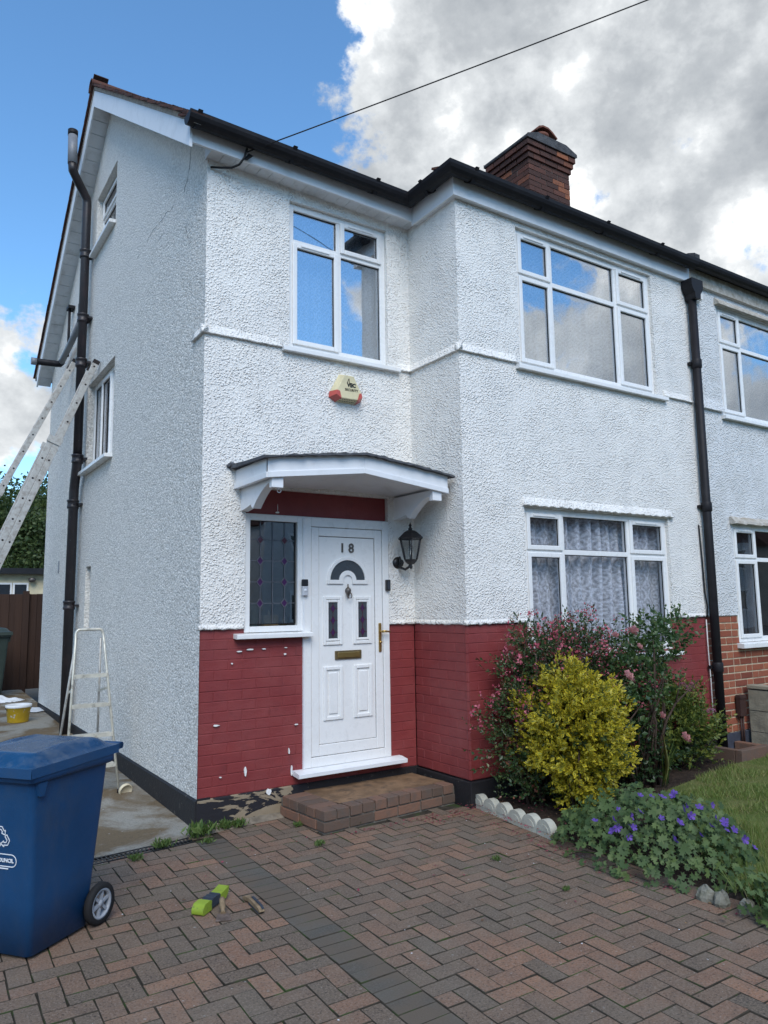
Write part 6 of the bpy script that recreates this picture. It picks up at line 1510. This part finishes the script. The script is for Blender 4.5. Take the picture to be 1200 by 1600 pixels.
def planting():
    # golden euonymus
    c = gp(905, 1278, .02); L = (c[0] + .10, c[1] + .10, 0)
    t = thing('golden_shrub', 'golden yellow variegated shrub in front of the bay', 'shrub', L)
    a, tips, d = shoots(1750, (0, 0, .60), (.43, .40, .46), .14, 11, .040, .080, seed=2, lump=.20, surf=(.62, 1.05))
    b, tips2, _ = shoots(150, (-.02, -.08, .22), (.20, .16, .20), .06, 10, .038, .06, seed=5)
    c2, _, _ = shoots(90, (-.08, 0, .98), (.17, .15, .16), .6, 10, .038, .08, seed=3)
    foliage('foliage', [a, b, c2], 'euonymus_leaf', t)
    g1, _, _ = shoots(330, (.03, 0, .58), (.40, .37, .42), .25, 9, .042, .06, seed=2, surf=(.55, .97)); foliage('inner_foliage', [g1], 'euonymus_green', t)
    stems(t, (0, 0, -.02), tips * .8, .016, n=12)
    # pink escallonia against the bay
    e = thing('flowering_bush', 'dark evergreen bush with small pink flowers under the bay window', 'bush', (2.62, -1.02, 0))
    parts = []; tipl = []
    for (cx, cy, cz, rx, ry, rz_, n) in [(-.42, .02, .62, .30, .24, .50, 330), (-.10, .06, .98, .42, .24, .36, 420), (.32, .06, 1.02, .42, .24, .33, 420), (.66, .02, .85, .36, .24, .36, 300), (-.30, -.06, .30, .30, .2, .26, 200), (-.2, .0, 1.18, .26, .16, .20, 130), (.22, .0, 1.22, .30, .16, .20, 130)]:
        a, tp, d = shoots(int(n * 1.35), (cx, cy, cz), (rx, ry, rz_), .08, 9, .031, .10, seed=cx * 9 + 4, lump=.28, up=.5, surf=(.5, 1.15)); parts.append(a); tipl.append(tp)
    for k in range(16):           # long arching sprays
        b = np.array([random.uniform(-.55, .8), random.uniform(-.12, .1), random.uniform(1.05, 1.25)]); dr = np.array([random.gauss(-.05, .45), random.gauss(-.15, .2), random.uniform(.5, 1.0)]); dr /= np.linalg.norm(dr); ln = random.uniform(.16, .36)
        q = b + dr * np.linspace(0, ln, 34)[:, None] + np.array([0, 0, -1]) * (np.linspace(0, 1, 34) ** 2 * .05)[:, None]
        parts.append(leaves(q, rng.normal(size=q.shape) + dr * .8, rng.uniform(.018, .032, 34), .55)); tipl.append(q[-6:])
    foliage('foliage', parts, 'escallonia_leaf', e)
    tips = np.concatenate(tipl); tp = tips[(tips[:, 2] > .62)]; sel = tp[rng.choice(len(tp), 430, replace=False)]
    hub = np.array([(.0, .05, 1.05), (.35, 0, 1.05), (-.25, 0, 1.15), (.1, -.1, .95)])
    P = np.repeat(sel, 9, 0) + rng.normal(size=(430 * 9, 3)) * .018
    V, F, A = leaves(P, rng.normal(size=P.shape) + np.array([0, -.3, .2]), rng.uniform(.014, .026, len(P)), .9); tag(inst('blossom', np_mesh('blossom', V, F, 'escallonia_flower', A), e, (0, 0, 0)), kind='stuff')
    for k in range(7): stems(e, (-.35 + k * .13, 0, -.02), tips, .014, n=4)
    # rose
    r = thing('rose_bush', 'rose bush with pale pink roses at the right of the bay window', 'rose', (3.52, -1.13, 0))
    parts = []; tipl = []
    for (cx, cy, cz, rx, ry, rz_, n) in [(-.02, .0, .95, .38, .22, .34, 230), (.30, .05, 1.18, .28, .18, .24, 130), (-.25, 0, .82, .26, .2, .28, 120), (.55, .05, 1.30, .16, .14, .18, 60), (.1, .02, 1.30, .2, .14, .14, 50)]:
        a, tp, d = shoots(int(n * .75), (cx, cy, cz), (rx, ry, rz_), .35, 9, .046, .13, seed=cx * 5 + 2, lump=.3, up=.3, width=.62, spread=1.2, surf=(.4, 1.15)); parts.append(a); tipl.append(tp)
    foliage('foliage', parts, 'rose_leaf', r); tips = np.concatenate(tipl)
    for k in range(3): stems(r, (-.12 + .1 * k, 0, 0), tips, .013, n=4)
    MB().tube([(.10, -.03, .30), (.22, -.05, .55), (.36, -.05, .68), (.52, -.05, .76), (.72, -.05, .86)], [.014, .011, .009, .007, .004], 6).build('stem', 'bark', r); MB().tube([(.36, -.05, .68), (.40, -.06, .80), (.47, -.05, .98)], [.008, .006, .003], 6).build('stem', 'bark', r)
    k = 26; pet = []
    for i in range(k):
        t_ = i / k; a = i * 2.4; rad = .006 + .020 * t_; pet.append(([rad * math.cos(a), rad * math.sin(a), -.014 + .010 * (1 - t_)], [math.cos(a) * (-.25 + .75 * t_), math.sin(a) * (-.25 + .75 * t_), 1.0]))
    V, F, A = leaves(np.array([q[0] for q in pet]), np.array([q[1] for q in pet]), np.linspace(.024, .032, k), 1.15); rm = np_mesh('rose_flower', V, F, 'rose_pink', A)
    for px, py, yy, s in [(983, 1056, -1.36, 1.35), (1016, 1057, -1.22, 1.1), (990, 985, -1.25, 1.2), (1065, 998, -1.15, .9), (1000, 1010, -1.3, .8), (1035, 1118, -1.25, .9), (962, 992, -1.3, .8)]:
        p = gp(px, py, yy, 1); inst('rose_flower', rm, r, (p[0] - 3.52, p[1] + 1.13, p[2]), (R(50), 0, random.uniform(-.5, .5)), (s, s, s))
    # dark low shrub between
    c = gp(1003, 1235, .0); s = thing('dark_shrub', 'low dark green shrub right behind the golden one', 'shrub', (c[0] + .05, c[1] + .1, 0))
    a, tp, _ = shoots(330, (0, 0, .30), (.30, .22, .36), .03, 9, .040, .09, seed=4, lump=.25); b, tp2, _ = shoots(160, (-.12, .05, .55), (.18, .16, .22), .1, 9, .036, .09, seed=7); foliage('foliage', [a, b], 'dark_leaf', s); stems(s, (0, 0, 0), tp, .01, n=8)
    q = np.array([(.05 + .02 * i, -.22, .02) for i in range(5)]); V, F, A = leaves(q, np.array([(.25 * random.gauss(0, 1), -.15, 1) for _ in q]), rng.uniform(.35, .55, 5), .018); inst('grass_stalk', np_mesh('grass_stalk', V, F, 'grass_blade'), s, (0, 0, 0))
    # low bush by the downpipe
    c = gp(1068, 1203, .02); s = thing('spirea_bush', 'low yellowish green bush with faded pink flower heads by the downpipe', 'bush', (c[0] + .12, c[1] + .12, 0))
    a, tp, _ = shoots(760, (0, 0, .36), (.42, .30, .30), .06, 10, .046, .13, seed=6, lump=.25, up=.6, width=.5); b, tp2, _ = shoots(110, (-.12, 0, .62), (.2, .18, .16), .3, 10, .044, .12, seed=3, up=.8, width=.5); foliage('foliage', [a, b], 'spirea_leaf', s); stems(s, (0, 0, 0), np.concatenate([tp, tp2]), .008, n=16)
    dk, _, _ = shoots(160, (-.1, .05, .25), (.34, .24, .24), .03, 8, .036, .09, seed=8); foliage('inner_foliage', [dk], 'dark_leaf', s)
    al = np.concatenate([tp, tp2]); hi = al[al[:, 2] > .42]
    k = 120; uu = rng.normal(size=(k, 3)); uu[:, 2] = np.abs(uu[:, 2]); V, F, A = leaves(uu / np.linalg.norm(uu, axis=1, keepdims=True) * np.array([.035, .035, .02]), uu, np.full(k, .012), .9); fm = np_mesh('flower_head', V, F, 'spirea_flower', A)
    for i in rng.choice(len(hi), 13, replace=False): inst('flower_head', fm, s, tuple(hi[i]), (random.gauss(0, .4), random.gauss(0, .4), 0), None)
    rp = gp(1072, 1152, c[1] - .22, 1); inst('rose_flower', rm, s, (rp[0] - c[0] - .12, rp[1] - c[1] - .12, rp[2]), (R(50), 0, 0), (1.3, 1.3, 1.3))
    # geranium mound
    n = 15; T = [(0, 0, 0)]; 
    for i in range(n):
        a = -2.6 + 5.2 * i / (n - 1); rr_ = 1.0 if i % 2 == 0 else .66; T.append((rr_ * math.sin(a), rr_ * math.cos(a) * .9 , .12 * rr_ + (.06 if i % 2 else 0)))
    GV = np.array(T); GF = np.array([[0, i + 1, i + 2] for i in range(n - 1)]); GR = np.r_[0, np.ones(n)]
    gx, gy = 2.16, -2.20; g_ = thing('hardy_geranium', 'mound of lobed green leaves with purple blue flowers at the bed corner', 'geranium', (gx, gy, 0))
    def mound(x, y): r2 = (x / .50) ** 2 + (y / .66) ** 2; return np.maximum(0, 1 - r2) ** .55 * (.32 + .05 * np.sin(x * 13 + 1) * np.sin(y * 9)) + .03
    P = []
    while len(P) < 1900:
        x, y = random.uniform(-.56, .56), random.uniform(-.74, .74)
        if (x / .52) ** 2 + (y / .70) ** 2 < random.uniform(.75, 1.1): P.append((x, y, mound(x, y) * random.uniform(.55, 1.08) + random.gauss(0, .015)))
    P = np.array(P); nr = np.column_stack([P[:, 0] * 1.2 - .25, P[:, 1] * 1.0 - .35, np.full(len(P), .55)]) + rng.normal(size=P.shape) * .25; nr /= np.linalg.norm(nr, axis=1, keepdims=True)
    tz = np.cross(nr, rng.normal(size=nr.shape)); tz /= np.linalg.norm(tz, axis=1, keepdims=True); ss = np.cross(tz, nr); sz = rng.choice([.014, .020, .027, .036], len(P))[:, None, None] * rng.uniform(.8, 1.15, len(P))[:, None, None]
    V = (P[:, None] + sz * (GV[None, :, 0:1] * ss[:, None] + GV[None, :, 1:2] * tz[:, None] + GV[None, :, 2:3] * nr[:, None])).reshape(-1, 3); F = (GF[None] + (np.arange(len(P)) * len(GV))[:, None, None]).reshape(-1, 3)
    inst('foliage', np_mesh('foliage', V, F, 'geranium_leaf', np.tile(GR, len(P))), g_, (0, 0, 0))
    mb = MB()
    for k in range(60):
        p = P[rng.integers(len(P))]; mb.tube([(p[0] * .4, p[1] * .5, 0), (p[0] * .8, p[1] * .85, p[2] * .6), tuple(p)], .003, 4, False)
    mb.build('stem', 'weed_leaf', g_)
    pv = []; fl = MB()
    for k in range(5):
        a = 2 * PI * k / 5; ring = [(0, 0, 0)] + [(.017 * math.cos(a + o) * s_, .017 * math.sin(a + o) * s_, .005 * s_) for o, s_ in ((-.55, .75), (-.42, 1.25), (0, 1.42), (.42, 1.25), (.55, .75))]
        fl.add(ring, [(0, i, i + 1) for i in range(1, 5)])
    fm = fl.mesh('flower', 'geranium_flower')
    for px, py in [(930, 1288), (957, 1303), (965, 1298), (958, 1285), (982, 1312), (986, 1295), (990, 1297), (985, 1280), (1000, 1273), (1000, 1248), (1017, 1250), (1035, 1250), (1052, 1247), (1054, 1243), (1068, 1268), (1075, 1282), (1080, 1279), (1062, 1290), (1095, 1310), (1053, 1317), (1033, 1284), (1113, 1262), (1117, 1281), (1093, 1266), (1112, 1297), (1133, 1295), (1136, 1302), (1147, 1302), (1132, 1288), (1163, 1316), (1178, 1330), (1072, 1266), (966, 1270)]:
        # nearest point of the mound along the ray
        best = None
        for tt in np.linspace(4.0, 6.6, 60):
            q = CAM + (ROT.T @ np.array([(px - 600) / FPX, -(py - 800) / FPX, 1.0])) * tt; hgt = mound(q[0] - gx, q[1] - gy) + .03
            if q[2] < hgt: best = q; break
        if best is None: best = gp(px, py, .30)
        x, y, z = best[0] - gx, best[1] - gy, best[2] + .015
        inst('flower', fm, g_, (x, y, z), (R(random.uniform(5, 85)), random.gauss(0, .5), random.uniform(-1.2, 1.2)), (random.uniform(.75, 1.2), random.uniform(.75, 1.2), random.uniform(.6, 2.2)))
        
    # second geranium clump at the right edge
    g2 = gp(1205, 1432, .02); o = thing('leafy_clump', 'small leafy green clump cut by the right edge near the rubble', 'plant', (g2[0] + .06, g2[1], 0))
    P = np.column_stack([rng.normal(size=160) * .10, rng.normal(size=160) * .10, rng.uniform(.02, .2, 160)]); nr = rng.normal(size=P.shape) * .4 + np.array([-.2, -.5, .7]); nr /= np.linalg.norm(nr, axis=1, keepdims=True); tz = np.cross(nr, rng.normal(size=nr.shape)); tz /= np.linalg.norm(tz, axis=1, keepdims=True); ss = np.cross(tz, nr); sz = rng.uniform(.02, .036, 160)[:, None, None]
    V = (P[:, None] + sz * (GV[None, :, 0:1] * ss[:, None] + GV[None, :, 1:2] * tz[:, None] + GV[None, :, 2:3] * nr[:, None])).reshape(-1, 3); F = (GF[None] + (np.arange(160) * len(GV))[:, None, None]).reshape(-1, 3); inst('foliage', np_mesh('foliage', V, F, 'geranium_leaf', np.tile(GR, 160)), o, (0, 0, 0)); stems(o, (0, 0, 0), P, .004, 'weed_leaf', 8)
    # weeds
    wl = [(313, 1308, .13, 'tallest tuft of weeds at the house corner by the plinth'), (350, 1296, .09, 'low weeds on the cement strip below the peeling plinth'), (373, 1293, .08, 'weed sprig at the plinth halfway to the doorstep'), (498, 1322, .05, 'tiny weed in the paving left of the doorstep'), (255, 1325, .08, 'weeds growing on the slotted drain'), (213, 1345, .06, 'small weed below the drain near the blue bin'), (465, 1292, .05, 'sprig at the left side of doorstep'), (560, 1288, .06, 'green sprig at the foot of the doorstep front'), (776, 1345, .04, 'sprig in the paving below the scalloped edging'), (885, 1392, .035, 'sprig in the driveway below the geranium'), (325, 1318, .05, 'flat weed rosette just below the house corner')]
    for px, py, s_, lab in wl:
        p = gp(px, py, .0); w_ = thing('weed', lab, 'weed', (p[0], min(p[1], -.03) if p[0] > -.02 else p[1], .0), 0, 'weeds in the joints'); k = int(60 + 500 * s_)
        q = np.column_stack([rng.normal(size=k) * s_ * .35, rng.normal(size=k) * s_ * .25, rng.uniform(0, s_ * .35, k)]); V, F, A = leaves(q, np.column_stack([rng.normal(size=k) * .5, rng.normal(size=k) * .5, np.full(k, .9)]), rng.uniform(.3, .7, k) * s_, .28); inst('foliage', np_mesh('foliage', V, F, 'weed_leaf', A), w_, (0, 0, 0)); MB().tube([(0, 0, -.005), (0, 0, s_ * .5)], .002, 5).build('stem', 'weed_leaf', w_)
    # petals and leaf litter
    P = []
    for cx, cy, sx, sy, k in [(1.72, -.78, .22, .07, 150), (1.25, -.70, .25, .025, 60), (1.85, -1.2, .05, .35, 170), (1.80, -1.75, .06, .2, 90), (1.72, -2.2, .06, .5, 90), (1.3, -1.6, .5, .6, 45), (.4, -.6, .5, .35, 30), (2.2, -1.0, .2, .25, 120), (-.3, -.5, .4, .3, 14)]:
        P.append(np.column_stack([rng.normal(size=k) * sx + cx, rng.normal(size=k) * sy + cy, np.full(k, .004)]))
    P = np.concatenate(P); P[:, 2] += np.where(P[:, 0] > 1.82, .035, 0); d = rng.normal(size=P.shape); d[:, 2] = np.abs(d[:, 2]) * .18
    P = P[~((P[:, 0] > .66) & (P[:, 1] > -.64) & (P[:, 0] < 1.95))]; d = d[:len(P)]
    V, F, A = leaves(P, d, rng.uniform(.008, .024, len(P)), .7, roll=.3); o = bpy.data.objects.new('fallen_petals', np_mesh('fallen_petals', V, F, 'litter', A)); COL.objects.link(o); tag(o, 'fallen pink petals and dry leaves scattered by the bed edge', 'petals', kind='stuff')
    # paint chips on the paving
    P = np.column_stack([rng.uniform(-1.2, 1.7, 34), rng.uniform(-3.2, -.2, 34), np.full(34, .004)]); P = P[~((P[:, 0] > .66) & (P[:, 1] > -.64))]; d = rng.normal(size=P.shape); d[:, 2] = np.abs(d[:, 2]) * .1
    V, F, A = leaves(P, d, rng.uniform(.005, .013, len(P)), .8, roll=.2); o = bpy.data.objects.new('paint_chips', np_mesh('paint_chips', V, F, 'paint_white', A)); COL.objects.link(o); tag(o, 'white flakes of old paint scattered on the driveway', 'paint flakes', kind='stuff')
planting()
